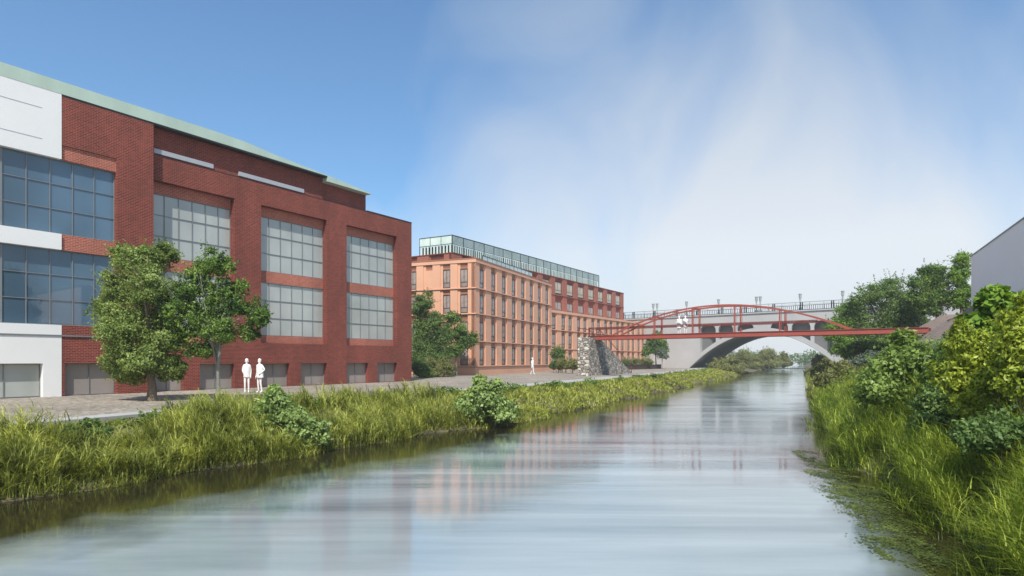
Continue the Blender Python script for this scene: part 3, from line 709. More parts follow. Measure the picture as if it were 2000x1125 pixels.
# ------------------------------------------------------------------ vegetation
def unit(v): return v / np.maximum(np.linalg.norm(v, axis=1, keepdims=True), 1e-6)
def leaves(P, N, size, rng, aspect=0.55, fold=0.25, spread=0.8):
    """one folded quad pair per leaf (6 points, 2 quads)"""
    n = len(P); nrm = unit(N + rng.normal(0, spread, (n, 3))); t = unit(np.cross(nrm, rng.normal(0, 1, (n, 3)))); b = np.cross(nrm, t)
    s = (size * rng.uniform(.6, 1.35, n))[:, None]
    w = s * aspect
    v0 = P - t * s * .5; v3 = P + t * s * .5 - nrm * s * .1
    l1 = P - t * s * .12 + b * w * .5 - nrm * s * fold * .3; r1 = P - t * s * .12 - b * w * .5 - nrm * s * fold * .3
    V = np.stack([v0, l1, v3, r1], 1).reshape(-1, 3); F = np.arange(4 * n).reshape(n, 4)
    return V, F
def clump_points(blobs, n, rng, shell=(.55, 1.0), k=9, cr=.38, up=.25, fill=.45):
    """leaf positions on small clumps that ride on the surface of each big blob"""
    B = np.array([[*b[:3], *(b[3:6] if len(b) >= 6 else (b[3],) * 3)] for b in blobs], float)
    vol = B[:, 3] * B[:, 4] + B[:, 4] * B[:, 5]; cnt = (n * vol / vol.sum()).astype(int)
    Ps, Ns = [], []
    for bb, c in zip(B, cnt):
        kk = max(3, k); d = unit(rng.normal(0, 1, (kk, 3))); rr = rng.uniform(*shell, (kk, 1))
        cc_ = bb[:3] + d * rr * bb[3:6] * (1 - cr * .45)
        idx = rng.integers(0, kk, c); dd = unit(rng.normal(0, 1, (c, 3)) + np.array([0, 0, up]))
        rad = bb[3:6].mean() * cr * rng.uniform(.55, 1.35, kk)[idx][:, None] * rng.uniform(.25, 1.12, (c, 1))
        Q_ = cc_[idx] + dd * rad * np.array([1.15, 1.15, .8]); M_ = dd * .8 + d[idx] * .5 + np.array([0, 0, .35])
        fi = rng.random(c) < fill                          # the rest fills the blob itself, so clumps join up
        d2 = unit(rng.normal(0, 1, (c, 3))); Q2 = bb[:3] + d2 * bb[3:6] * (rng.random((c, 1)) ** .45) * (.86 + .16 * np.sin(d2[:, :1] * 7 + d2[:, 2:] * 9 + bb[0] * 5))
        Ps.append(np.where(fi[:, None], Q2, Q_)); Ns.append(np.where(fi[:, None], d2 * .8 + np.array([0, 0, .3]), M_))
    return np.concatenate(Ps), np.concatenate(Ns)
def limbs(mb, base, top, r0, blobs, rng, nl=7, fork=.45):
    base, top = Vector(base), Vector(top)
    n = 6; pts = [base.lerp(top, i / n) + Vector((math.sin(i * 1.7) * .05, math.cos(i * 1.3) * .05, 0)) * (r0 * 5) * (i > 0) for i in range(n + 1)]
    mb.tube([base - Vector((0, 0, .15))] + pts, [r0 * 1.7, r0 * 1.35] + [r0 * (1 - .55 * i / n) for i in range(1, n + 1)], 10)
    for i in range(nl):
        b = blobs[i % len(blobs)]; s = base.lerp(top, fork + (1 - fork) * (i / nl)); e = Vector(b[:3]) + Vector(rng.normal(0, .25, 3)) * b[3]
        mid = s.lerp(e, .5) + Vector((rng.normal(0, .1), rng.normal(0, .1), .12 * (e - s).length)); rr = r0 * .42
        mb.tube([s, mid, e], [rr, rr * .6, rr * .2], 6)
        for q in range(3):
            e2 = e + Vector(rng.normal(0, .6, 3)) * b[3]; mb.tube([mid.lerp(e, .3 + .2 * q), e2], [rr * .3, rr * .08], 5)
def tree(name, label, cat, loc, blobs, nleaf, size, mat, trunk_h, r0, bark='bark', seed=1, group=None, aspect=.6, lean=(0, 0), k=9, cr=.38, nl=7, multi=1, fork=.45, fill=.38):
    rng = np.random.default_rng(seed); o = empty(name, loc); tag(o, label, cat, group)
    m = MB()
    for q in range(multi):
        ox = 0 if multi == 1 else rng.uniform(-.3, .3) * (1 + .5 * multi * .2); oy = 0 if multi == 1 else rng.uniform(-.3, .3)
        limbs(m, (ox, oy, 0), (lean[0] + ox, lean[1] + oy, trunk_h), r0, blobs[q % len(blobs):] + blobs[:q % len(blobs)], rng, nl, fork)
    m.build('trunk', bark, o, True)
    P, N = clump_points(blobs, int(nleaf * 1.8), rng, k=k, cr=cr, fill=fill)
    # sprays of leaves that stick out and break the outline
    ns = int(len(blobs) * (26 if cat == 'shrub' else 18)); B = np.array([b[:6] for b in blobs]); bi = rng.integers(0, len(B), ns)
    d = unit(rng.normal(0, 1, (ns, 3)) + np.array([0, 0, .55])); st = B[bi, :3] + d * B[bi, 3:6] * .75; ln = B[bi, 3:6].mean(1) * rng.uniform(.25, .75, ns)
    per = 16; tq = np.tile(np.linspace(0, 1, per), ns)[:, None]; rr_ = np.repeat(np.arange(ns), per)
    bend = unit(d + rng.normal(0, .35, (ns, 3)) + np.array([0, 0, .25]))
    Q = st[rr_] + (d[rr_] * (1 - tq) + bend[rr_] * tq) * ln[rr_][:, None] * tq + rng.normal(0, size * .42, (ns * per, 3)) * (1.1 - .6 * tq)
    P = np.concatenate([P, Q]); N = np.concatenate([N, d[rr_] + np.array([0, 0, .3])])
    V, F = leaves(P, N, size * 1.15, rng, aspect)
    np_mesh('crown', V, F, mat, o); return o

# the two big trees on the path, in metres round their own foot
sc_ = 26.6 / FP
def pxblob(cx, cy, rx, ry, bx, by, sc, dy=0.0, dr=None):
    """blob of a crown from its outline on the photo: centre/radii relative to the trunk foot"""
    return ((cx - bx) * sc, dy, (by - cy) * sc, rx * sc, (dr if dr else rx) * sc, ry * sc)
Ablobs = [(280, 510, 52, 32, 0), (318, 490, 26, 22, .3), (245, 500, 26, 20, -.2), (225, 560, 40, 38, .2), (300, 560, 50, 45, -.4), (208, 610, 36, 34, 0), (275, 620, 60, 48, .4), (250, 660, 50, 40, -.5), (310, 660, 45, 45, .2), (232, 705, 38, 34, .2), (290, 705, 55, 34, -.3), (250, 735, 36, 20, .2), (335, 728, 22, 18, .3), (195, 600, 20, 22, .2), (310, 715, 40, 30, .5)]
tree('broadleaf_tree', 'taller dense rounded tree with thick brown trunk at the left on the paving', 'tree', (-14.8, 26.6, 0),
     [pxblob(x, y, rx, ry, 295, 783, sc_, d) for x, y, rx, ry, d in Ablobs], 46000, .085, 'leaf_tree_soft', 3.2, .17, seed=3, k=12, cr=.36, fill=.30)
Bblobs = [(410, 512, 36, 26, 0), (385, 535, 30, 24, .2), (440, 520, 22, 22, -.1), (370, 565, 40, 26, 0), (430, 570, 42, 30, .3), (345, 600, 32, 26, -.3), (400, 610, 48, 34, .2), (460, 590, 30, 30, 0), (495, 612, 30, 30, .2), (360, 640, 40, 28, .2), (430, 645, 44, 30, -.4), (335, 665, 26, 24, 0), (480, 650, 24, 20, .3), (385, 680, 36, 22, .2), (470, 560, 14, 12, 0), (510, 625, 14, 18, 0)]
tree('broadleaf_tree', 'airier dark leaved tree with slim pale forked trunk beside two white figures', 'tree', (-12.1, 26.6, 0),
     [pxblob(x, y, rx, ry, 424, 783, sc_, d) for x, y, rx, ry, d in Bblobs], 24000, .085, 'leaf_tree_dark', 3.2, .085, fill=.22, bark='bark_pale', seed=8, k=12, cr=.34, nl=14, fork=.35, lean=(.15, 0))

# trees and bushes between the buildings
def T(name, label, px, py_base, Y, crown, n, size, mat, tr=.08, th=None, seed=1, bark='bark', cat='tree', gz=None, **kw):
    X = (px - 1000) / FP * Y; z = ground_z(X, Y) if gz is None else gz
    z = max(z, 0.0) if X < pl(KERB, Y) else z
    sc = Y / FP; by = HZ + (EYE - z) / sc
    bl = [pxblob(c[0], c[1], c[2], c[3], px, by, sc, c[4] if len(c) > 4 else 0.0) for c in crown]
    top = max(b[2] for b in bl)
    return tree(name, label, cat, (X, Y, z), bl, n, size, mat, th if th else top * .7, tr, bark, seed, **kw)
T('garden_tree', 'tall slender green tree against the end of the red brick building', 830, 735, 64, [(830, 590, 22, 22), (822, 620, 20, 24, .5), (845, 640, 24, 26), (828, 665, 24, 26, .4), (858, 670, 22, 28), (835, 695, 30, 26), (868, 650, 18, 20), (815, 655, 18, 30), (815, 695, 20, 30), (860, 700, 26, 24), (850, 625, 18, 18), (820, 600, 16, 26)], 26000, .12, 'leaf_mid', .10, seed=11)
T('garden_tree', 'small round tree with dark right side in front of terracotta corner', 891, 733, 67, [(885, 622, 18, 16), (900, 645, 18, 16), (880, 655, 20, 18, .4), (912, 668, 20, 18), (890, 682, 20, 16), (925, 662, 10, 14), (875, 690, 12, 12)], 11000, .12, 'leaf_tree_dark', .10, seed=12, bark='bark_pale')
for i, (x, y, w, h, Y, mt, lb) in enumerate([(822, 722, 16, 16, 60, 'leaf_mid', 'low green bush at the foot of the brick corner'), (845, 718, 14, 18, 62, 'leaf_olive', 'yellow green bush under the slender tree'),
        (868, 716, 15, 17, 63, 'leaf_olive', 'tall yellow green bush beside the small round tree')]):
    T('garden_shrub', lb, x, 735, Y, [(x, y, w * 1.2, h * 1.3), (x + 9, y + 8, w, h * .8), (x - 8, y - 4, w, h, .4)], 7000, .10, mt, .02, seed=20 + i, cat='shrub', multi=5, k=8)
for i, (x, y, w, h, Y, mt, lb) in enumerate([(1090, 688, 13, 16, 88, 'leaf_mid', 'dark green small tree beside the corner of the terracotta block'), (1086, 712, 11, 11, 82, 'leaf_mid', 'low dark bush left in the bed before the long wing'),
        (1102, 711, 13, 12, 80, 'leaf_olive', 'pale green rounded bush in the bed before the long wing'), (1119, 712, 11, 10, 78, 'leaf_olive', 'small yellowish bush beside the stone pier'),
        (1240, 708, 13, 9, 112, 'leaf_olive', 'low bush behind the dark planter, left of the bridge tree'), (1262, 706, 12, 10, 114, 'leaf_olive', 'bush behind the dark planter under the bridge tree'), (1220, 709, 9, 8, 110, 'leaf_mid', 'small bush behind the stair rail')]):
    T('garden_shrub', lb, x, 735, Y, [(x, y, w, h), (x + w * .5, y + h * .3, w * .7, h * .6), (x - w * .5, y + h * .3, w * .7, h * .6, .4)], 4000, .13, mt, .03, seed=30 + i, cat='shrub', multi=4, k=8)
T('garden_tree', 'young green tree in front of the grey bridge abutment', 1281, 717, 118, [(1275, 665, 14, 12), (1290, 672, 14, 12), (1270, 680, 14, 12, .5), (1285, 685, 16, 12), (1298, 682, 8, 10), (1262, 690, 9, 9), (1283, 655, 10, 9)], 9000, .19, 'leaf_tree_dark', .13, seed=41)
T('garden_tree', 'tiny pale grey green sapling right of the young tree', 1293, 717, 116, [(1294, 692, 9, 9), (1290, 686, 6, 7), (1299, 696, 6, 6)], 1500, .17, 'leaf_grey', .05, seed=42)
m = MB(); q0 = empty('planter', (18.6, 106, 0), math.atan2(12, 8)); tag(q0, 'long low dark steel planter edging in front of the long wing', 'planter')
m.box(0, 16, 0, .12, 0, .75).box(0, 16, -.04, .16, .75, .8).box(15.88, 16, .12, 2.2, 0, .75).box(0, .12, .12, 2.2, 0, .75); m.build('planter_wall', 'corten', q0)

# right bank trees
T('bank_tree', 'bright yellow green tree in front of the concrete bridge, behind the red deck', 1650, 0, 75, [(1655, 610, 26, 20), (1640, 635, 28, 20), (1665, 640, 28, 26, 1), (1632, 658, 20, 14), (1650, 675, 30, 22), (1680, 665, 26, 30), (1668, 625, 20, 20)], 13000, .16, 'leaf_bright', .14, seed=51)
T('bank_tree', 'broad dark green tree above the right part of the red deck', 1722, 0, 60, [(1700, 575, 32, 26), (1740, 565, 34, 28), (1690, 610, 34, 28, 1), (1735, 615, 44, 34), (1770, 600, 32, 32), (1700, 645, 36, 24), (1755, 645, 40, 26), (1785, 630, 22, 26, 1), (1675, 590, 16, 16), (1715, 670, 34, 20)], 22000, .14, 'leaf_mid', .17, seed=52)
T('bank_tree', 'tall airy tree with thin dark trunk near the right end of the deck', 1830, 0, 57, [(1820, 535, 28, 22), (1800, 555, 26, 22), (1840, 550, 28, 24, .6), (1825, 580, 34, 24), (1795, 590, 24, 22), (1850, 585, 24, 22), (1815, 605, 28, 14)], 13000, .13, 'leaf_tree_dark', .13, seed=53)
T('bank_tree', 'green tree close against the left edge of the pale building', 1877, 0, 56, [(1878, 512, 18, 20), (1872, 540, 22, 22), (1882, 570, 20, 22), (1870, 590, 18, 16), (1890, 600, 12, 14)], 9000, .12, 'leaf_bright', .10, seed=54)
T('bank_tree', 'bushy mid green tree behind the very end of the red deck', 1785, 0, 62, [(1775, 600, 24, 26), (1795, 620, 20, 20), (1760, 625, 24, 22), (1785, 580, 18, 18), (1800, 600, 14, 18)], 9000, .14, 'leaf_mid', .13, seed=56)
T('bank_tree', 'shady low tree below the red deck on the right bank', 1690, 0, 55, [(1685, 678, 34, 16), (1720, 674, 34, 16), (1660, 690, 20, 14), (1750, 680, 26, 16, .5)], 10000, .13, 'leaf_tree_dark', .12, seed=55)
# bushes along the right bank, near to far
rb = [(1640, 735, 46, 34, 42, 'leaf_olive', 'rounded olive bush leaning over the water below the deck', .11),
      (1685, 745, 34, 40, 38, 'leaf_olive', 'olive green bush behind the lime reeds at the waterline', .10),
      (1612, 722, 26, 24, 58, 'leaf_olive', 'grey olive bush at the water under the right arch foot', .13),
      (1725, 722, 30, 30, 40, 'leaf_yellow', 'pale yellow bush between olive bush and broad leaved shrub', .10),
      (1760, 690, 40, 26, 44, 'leaf_mid', 'dull green bush under the deck near the bare earth slope', .11),
      (1700, 705, 34, 20, 48, 'leaf_grey', 'greyish bush in the shade below the red deck', .11)]
for i, (x, y, w, h, Y, mt, lb, sz) in enumerate(rb):
    T('bank_shrub', lb, x, 0, Y, [(x, y, w * .62, h * .7), (x - w * .45, y + h * .25, w * .5, h * .5, .6), (x + w * .45, y + h * .2, w * .5, h * .6, -.5), (x, y + h * .5, w * .7, h * .5, -.9), (x + w * .1, y - h * .45, w * .4, h * .4)], 11000, sz, mt, .03, seed=60 + i, cat='shrub', multi=5, k=12, cr=.4)
fs_ = [(1450, 697, 40, 22, 178, 'left'), (1497, 694, 32, 20, 188, 'x'), (1415, 708, 34, 14, 126, 'x'), (1530, 697, 16, 15, 195, 'x'), (1600, 704, 16, 14, 118, 'x')]
fl = ['hazy olive bush under the big arch, tallest of the left bank', 'hazy bush under the middle of the big arch', 'low olive bush at the left foot of the big arch', 'small far bush at the tip of the left bank', 'far bush at the right foot of the big arch']
for i, (x, y, w, h, Y, _) in enumerate(fs_):
    T('far_shrub', fl[i], x, 0, Y, [(x, y, w * .6, h * .7), (x - w * .45, y + h * .4, w * .5, h * .6), (x + w * .45, y + h * .4, w * .5, h * .6, 1), (x, y + h * .8, w * 1.0, h * .5, -1)], 11000, .26, 'leaf_olive', .06, seed=80 + i, cat='shrub', multi=4, k=9, gz=-.9)
# distant belt of trees beyond the bridge: one far mass
rng = np.random.default_rng(5); bl = []
for i in range(90):
    x = -60 + i * 4.2 + rng.uniform(-2, 2); bl.append((x, 330 + rng.uniform(-12, 30), rng.uniform(1, 3.5), rng.uniform(4, 7), 5, rng.uniform(3, 5)))
P, N = clump_points(bl, 40000, rng, k=8); V, F = leaves(P, N, 1.1, rng); o = np_mesh('distant_trees', V, F, 'leaf_mid'); tag(o, 'far off wood closing the river valley beyond the bridge', 'wood', kind='stuff')

# ---- grasses
def blades(P, h, w, lean, rng, nseg=3, mat='blade_green', name='grass', dirs=None):
    n = len(P); w = np.zeros(n) + w; h = np.zeros(n) + h; a = rng.uniform(0, 2 * math.pi, n) if dirs is None else dirs
    d = np.stack([np.cos(a), np.sin(a), np.zeros(n)], 1); wv = np.stack([-np.sin(a + rng.normal(0, .5, n)), np.cos(a), np.zeros(n)], 1)
    lean = lean * rng.uniform(.3, 1.7, n); rowsv = []
    for j in range(nseg + 1):
        t = j / nseg; c = P + d * (lean * h * t ** 1.8)[:, None] + np.array([0, 0, 1]) * (h * (t - .35 * np.minimum(lean, 1.2) * t ** 2.4))[:, None]
        ww = (w * (1 - t) ** .7 + .0015)[:, None] * .5; rowsv += [c - wv * ww, c + wv * ww]
    V = np.stack(rowsv, 1).reshape(-1, 3); k = 2 * (nseg + 1)
    F = np.concatenate([np.arange(n)[:, None] * k + np.array([2 * j, 2 * j + 1, 2 * j + 3, 2 * j + 2]) for j in range(nseg)], 0)
    return V, F
def scatter(n, y0, y1, edge0, edge1, rng, patch=None, power=1.0):
    """random ground points between two bank lines, denser near the viewer"""
    y = y0 * (y1 / y0) ** (rng.random(n) ** power); a = np.array([edge0(q) for q in y]); b = np.array([edge1(q) for q in y])
    x = a + (b - a) * rng.random(n)
    z = np.array([ground_z(p_, q) for p_, q in zip(x, y)])
    return np.stack([x, y, z - .03], 1)
def fb(x, y, s=1.0, k=0.0):
    return .5 + .25 * np.sin(x * s * .9 + y * s * .45 + k) + .25 * np.sin(x * s * 1.9 - y * s * 1.2 + 1.3 + k)
rng = np.random.default_rng(21)
P = scatter(62000, 9, 62, lambda y: pl(KERB, y) + .05, lambda y: pl(WL, y) + .12, rng)
TU = scatter(2600, 9, 62, lambda y: pl(KERB, y) + .1, lambda y: pl(WL, y) + .05, rng)[:, :2]
ti = rng.integers(0, len(TU), len(P)); mv = (rng.random(len(P)) < .62) & (TU[ti][:, 1] < 45)
P[mv, :2] = TU[ti][mv] + rng.normal(0, .12, (mv.sum(), 2)); P[:, 2] = [ground_z(x_, y_) - .03 for x_, y_ in P[:, :2]]
thh = rng.uniform(.6, 1.5, len(TU)); tsc = np.where(mv, thh[ti], .75)
c = fb(P[:, 0], P[:, 1]); tt = (P[:, 0] - np.interp(P[:, 1], [q[0] for q in KERB], [q[1] for q in KERB])) / np.maximum(.5, np.interp(P[:, 1], [q[0] for q in WL], [q[1] for q in WL]) - np.interp(P[:, 1], [q[0] for q in KERB], [q[1] for q in KERB]))
far = np.clip((P[:, 1] - 27) / 9, 0, 1)
h = (.10 + .66 * c ** 1.3 * np.clip(tt * 2.2, 0, 1)) * rng.uniform(.6, 1.25, len(P)) * tsc * (1 - .72 * far); w = .012 + .0007 * P[:, 1]
V, F = blades(P, h, w, .8, rng); o = np_mesh('bank_grass', V, F, 'blade_green'); tag(o, 'long yellow green grass covering the left river bank', 'grass', kind='stuff')
P = scatter(34000, 28, 150, lambda y: pl(KERB, y) + .05, lambda y: pl(WL, y) + .1, rng)
P = P[rng.random(len(P)) < .9]
h = rng.uniform(.15, .34, len(P)); V, F = blades(P, h, .03 + .0012 * P[:, 1], .7, rng, 2); o = np_mesh('lawn_grass', V, F, 'blade_lawn'); tag(o, 'short pale yellow green grass strip along the far left bank', 'grass', kind='stuff')
# low dark ground cover along the kerb
P = scatter(30000, 10, 120, lambda y: pl(KERB, y) - .05, lambda y: pl(KERB, y) + 1.1, rng)
c = fb(P[:, 0], P[:, 1], 1.1, 2); P = P[c > .52]; P[:, 2] += rng.random(len(P)) * (.12 + .38 * fb(P[:, 0], P[:, 1], 2.3))
V, F = leaves(P, np.tile([0, 0, 1.0], (len(P), 1)), .07 + .0016 * P[:, 1].mean(), rng); o = np_mesh('ground_cover', V, F, 'leaf_tree_dark'); tag(o, 'low dark leafy ground cover creeping along the path kerb', 'ground cover', kind='stuff')
# reeds: leaning stems with long drooping leaves
def reeds(n, pos, hmin, hmax, mat, name, label, rng, nl=10, lw=.014, ll=.42):
    Ps = pos; n = len(Ps); hh = rng.uniform(hmin, hmax, n) * (.7 + .5 * fb(Ps[:, 0], Ps[:, 1], 1.4)); az = rng.normal(2.6, .9, n); ln = rng.uniform(.15, .55, n)
    V0, F0 = blades(Ps, hh, .012 + .0004 * Ps[:, 1], ln, rng, 4, dirs=az)
    allV, allF = [V0], [F0]; off = len(V0)
    for j in range(nl):
        t = .25 + .72 * j / nl; d = np.stack([np.cos(az), np.sin(az), np.zeros(n)], 1)
        c = Ps + d * (ln * hh * t ** 1.8)[:, None] + np.array([0, 0, 1]) * (hh * t * (1 - .2 * ln))[:, None]
        la = az + (1 if j % 2 else -1) * rng.uniform(.4, 1.5, n)
        V1, F1 = blades(c, ll * rng.uniform(.6, 1.2, n) * (1.1 - .5 * t), lw + .0004 * Ps[:, 1], 1.15, rng, 3, dirs=la)
        allV.append(V1); allF.append(F1 + off); off += len(V1)
    o = np_mesh(name, np.concatenate(allV), np.concatenate(allF), mat); return tag(o, label, 'reeds', kind='stuff')
rng = np.random.default_rng(31)
P = scatter(3600, 11, 31, lambda y: pl(KERB, y) + 1.3, lambda y: pl(WL, y) + .1, rng); P = P[fb(P[:, 0], P[:, 1], 1.0, .6) > .36]
reeds(0, P, .5, 1.0, 'blade_green', 'bank_reeds', 'tall arching reeds leaning over the left water edge', rng, nl=12, ll=.55, lw=.016)
P = scatter(5200, 7.5, 42, lambda y: pl(WR, y) - .2, lambda y: pl(WR, y) + 2.8, rng)
P = P[fb(P[:, 0], P[:, 1], 1.5, .3) > .3]
reeds(0, P, .7, 1.35, 'blade_reed', 'waterside_reeds', 'dense lime green reeds lining the right water edge', rng, ll=.5, lw=.011)
P = scatter(24000, 7, 60, lambda y: pl(WR, y) - .1, lambda y: pl(WR, y) + 3.2, rng)
TU = scatter(1100, 7, 60, lambda y: pl(WR, y) - .1, lambda y: pl(WR, y) + 3.2, rng)[:, :2]; ti = rng.integers(0, len(TU), len(P)); mv = rng.random(len(P)) < .75
P[mv, :2] = TU[ti][mv] + rng.normal(0, .10, (mv.sum(), 2)); P[:, 2] = [ground_z(x_, y_) - .03 for x_, y_ in P[:, :2]]
thh = rng.uniform(.5, 1.5, len(TU)); V, F = blades(P, rng.uniform(.3, .65, len(P)) * np.where(mv, thh[ti], .6), .010 + .0006 * P[:, 1], .9, rng); o = np_mesh('waterside_grass', V, F, 'blade_reed'); tag(o, 'bright green tall grass among the reeds on the right bank', 'grass', kind='stuff')
P = scatter(9000, 40, 150, lambda y: pl(WR, y) - .2, lambda y: pl(WR, y) + 4, rng)
V, F = blades(P, rng.uniform(.4, 1.0, len(P)), .08, .6, rng, 2); o = np_mesh('far_grass', V, F, 'blade_green'); tag(o, 'rough grass on the far right bank toward the bridge', 'grass', kind='stuff')
# bramble cover on the right slope
P = scatter(30000, 8, 60, lambda y: pl(WR, y) + 2.4, lambda y: pl(WR, y) + 7.2, rng); P[:, 2] += rng.random(len(P)) * (.2 + .7 * fb(P[:, 0], P[:, 1], .9, 1))
V, F = leaves(P, np.tile([-.2, -.3, 1.0], (len(P), 1)), .11, rng); o = np_mesh('bramble_cover', V, F, 'leaf_mid'); tag(o, 'tangled green bramble cover on the right bank slope', 'ground cover', kind='stuff')

# leafy shrubs standing in the banks
def shrub(label, x, y, blobs, n, size, mat, seed, nm='leafy_shrub', aspect=.6, k=10, cr=.42, z=None, group=None, fill=.38):
    return tree(nm, label, 'shrub', (x, y, ground_z(x, y) if z is None else z), blobs, n, size, mat, .5, .018, 'stem', seed, aspect=aspect, multi=6, k=k, cr=cr, nl=4, fork=.2, group=group, fill=fill * .75)
Y = 20.8; X = (548 - 1000) / FP * Y
shrub('round leaved green shrub on the left bank below the two white figures', X, Y, [pxblob(x, y, rx, ry, 548, 882, Y / FP, d) for x, y, rx, ry, d in ((540, 795, 26, 24, 0), (512, 820, 34, 24, .1), (565, 825, 34, 26, -.1), (498, 848, 32, 24, 0), (545, 858, 48, 26, -.2), (598, 865, 42, 24, 0), (536, 778, 14, 14, 0), (620, 848, 22, 18, 0))], 6000, .10, 'leaf_pale', 101, z=-1.1, aspect=.7, fill=.2, cr=.5)
Y = 28.6; X = (948 - 1000) / FP * Y
shrub('round leaved green shrub at the water in front of terracotta block', X, Y, [pxblob(x, y, rx, ry, 948, 832, Y / FP, d) for x, y, rx, ry, d in ((938, 762, 18, 18, 0), (918, 785, 28, 18, .2), (955, 785, 30, 18, -.1), (925, 808, 32, 16, 0), (975, 812, 34, 16, -.2), (937, 748, 12, 11, 0), (968, 758, 16, 14, 0), (905, 800, 22, 18, 0), (990, 800, 24, 18, 0))], 5200, .12, 'leaf_pale', 102, z=-1.2, aspect=.7, fill=.2, cr=.5)
def rs(label, px, Y, blobs, n, size, mat, seed, gz, **kw):
    X = (px - 1000) / FP * Y; by = HZ + (EYE - gz) * FP / Y
    return shrub(label, X, Y, [pxblob(x, y - 6, rx * 1.22, ry * 1.2, px, by, Y / FP, d) for x, y, rx, ry, d in blobs], int(n * 1.3), size, mat, seed, z=gz, **kw)
rs('broad leaved dark green shrub above the lime reeds on the right bank', 1765, 19, [(1770, 700, 34, 30, 0), (1740, 740, 40, 34, .2), (1800, 730, 40, 36, -.2), (1715, 770, 32, 28, 0), (1775, 785, 55, 36, -.3), (1830, 780, 40, 36, .2), (1765, 672, 16, 16, 0), (1790, 815, 45, 24, 0)], 11000, .11, 'leaf_shrub', 111, -.3, aspect=.75)
rs('tall sprig of large lobed leaves standing before the pale building', 1955, 15, [(1945, 610, 22, 26, 0), (1985, 640, 28, 26, 0), (1960, 655, 34, 24, .2), (1940, 585, 12, 14, 0), (1995, 600, 14, 14, 0), (1900, 650, 20, 20, 0), (1975, 700, 40, 30, 0), (2030, 640, 30, 50, 0)], 900, .16, 'leaf_bright', 112, .3, aspect=.8, cr=.55, fill=.15)
rs('dense yellow green laurel bush at the right edge of the view', 1935, 13.5, [(1905, 690, 40, 36, 0), (1950, 700, 44, 36, -.1), (1880, 735, 36, 34, .2), (1935, 745, 52, 38, -.2), (1985, 740, 46, 40, .2), (1910, 790, 48, 34, 0), (1965, 800, 52, 40, -.2), (1870, 680, 18, 18, 0), (2020, 760, 44, 60, 0), (1880, 650, 14, 14, 0)], 17000, .085, 'leaf_yellow', 113, .0, aspect=.42, k=14)
rs('deep green bramble bush below the yellow laurel bush', 1870, 15.5, [(1840, 800, 40, 28, 0), (1880, 815, 44, 28, 0), (1820, 830, 36, 20, 0), (1930, 835, 44, 26, 0)], 6500, .08, 'leaf_mid', 114, -.2)
rs('small dark bush between broad leaved shrub and yellow laurel', 1845, 17, [(1850, 720, 26, 26, 0), (1845, 760, 32, 28, 0), (1860, 690, 16, 18, 0)], 4500, .085, 'leaf_tree_dark', 115, .0)

rs('leafy yellow green bush at the very edge under the tall lobed sprig', 1995, 12, [(1990, 680, 36, 40, 0), (2030, 700, 40, 60, 0), (1975, 640, 22, 26, 0), (2005, 610, 20, 24, 0), (2000, 740, 40, 40, 0)], 6000, .085, 'leaf_yellow', 117, .1, aspect=.45)
rs('low dark green bush sunk in the reeds under the yellow laurel', 1965, 11.5, [(1950, 850, 44, 30, 0), (2000, 860, 50, 36, 0), (1900, 860, 36, 22, 0)], 5000, .07, 'leaf_mid', 118, -.2)
Y = 17.5
for i, (px, py, lb) in enumerate([(170, 842, 'low dark leafy bush by the kerb nearest the left edge of the view'), (660, 835, 'small bushy plant on the bank right of the round leaved shrub'), (835, 800, 'low leafy clump on the bank below the brick building corner')]):
    Y = (16.6, 23.5, 31.5)[i]; q_ = 13 if i else 16
    shrub(lb, (px - 1000) / FP * Y, Y, [pxblob(x, y, rx, ry, px, py + 18, Y / FP, 0) for x, y, rx, ry in ((px, py, q_ * 1.8, q_), (px - q_ * 1.6, py + 5, q_ * 1.3, q_ * .8), (px + q_ * 1.5, py + 4, q_ * 1.4, q_ * .8), (px + 4, py - 10, q_, q_ * .7))], 3200, .08 + .02 * i, ('leaf_mid', 'leaf_shrub', 'leaf_mid')[i], 130 + i, z=EYE - (py + 18 - HZ) * Y / FP)

# floating weed and pads
rng = np.random.default_rng(77); Q = []
for cx, cy, a, b, n_ in ((7.6, 14.4, .7, 1.5, 4200), (8.5, 17.4, .6, 1.5, 2600), (6.2, 10.2, .5, .9, 1800), (6.9, 12.2, .55, 1.0, 1600), (9.2, 20.3, .4, 1.6, 1200)):
    nc2 = int(n_ / 55); r = np.sqrt(rng.random(nc2)); th = rng.uniform(0, 2 * math.pi, nc2)
    kx = cx + a * r * np.cos(th) + .28 * b * r * np.sin(th); ky = cy + b * r * np.sin(th); i_ = rng.integers(0, nc2, n_)
    sg = rng.uniform(.03, .13, nc2)[i_]; x = kx[i_] + rng.normal(0, 1, n_) * sg * .9; y = ky[i_] + rng.normal(0, 1, n_) * sg * 2
    Q.append(np.stack([x, y, np.full(n_, WZ + .012)], 1))
P = np.concatenate(Q); V, F = leaves(P, np.tile([0, 0, 3.0], (len(P), 1)), .06, rng, spread=.25, fold=.02); V[:, 2] = np.clip(V[:, 2], WZ + .003, WZ + .03)
o = np_mesh('water_weed', V, F, 'weed'); tag(o, 'patches of green weed floating by the right bank', 'weed', kind='stuff')

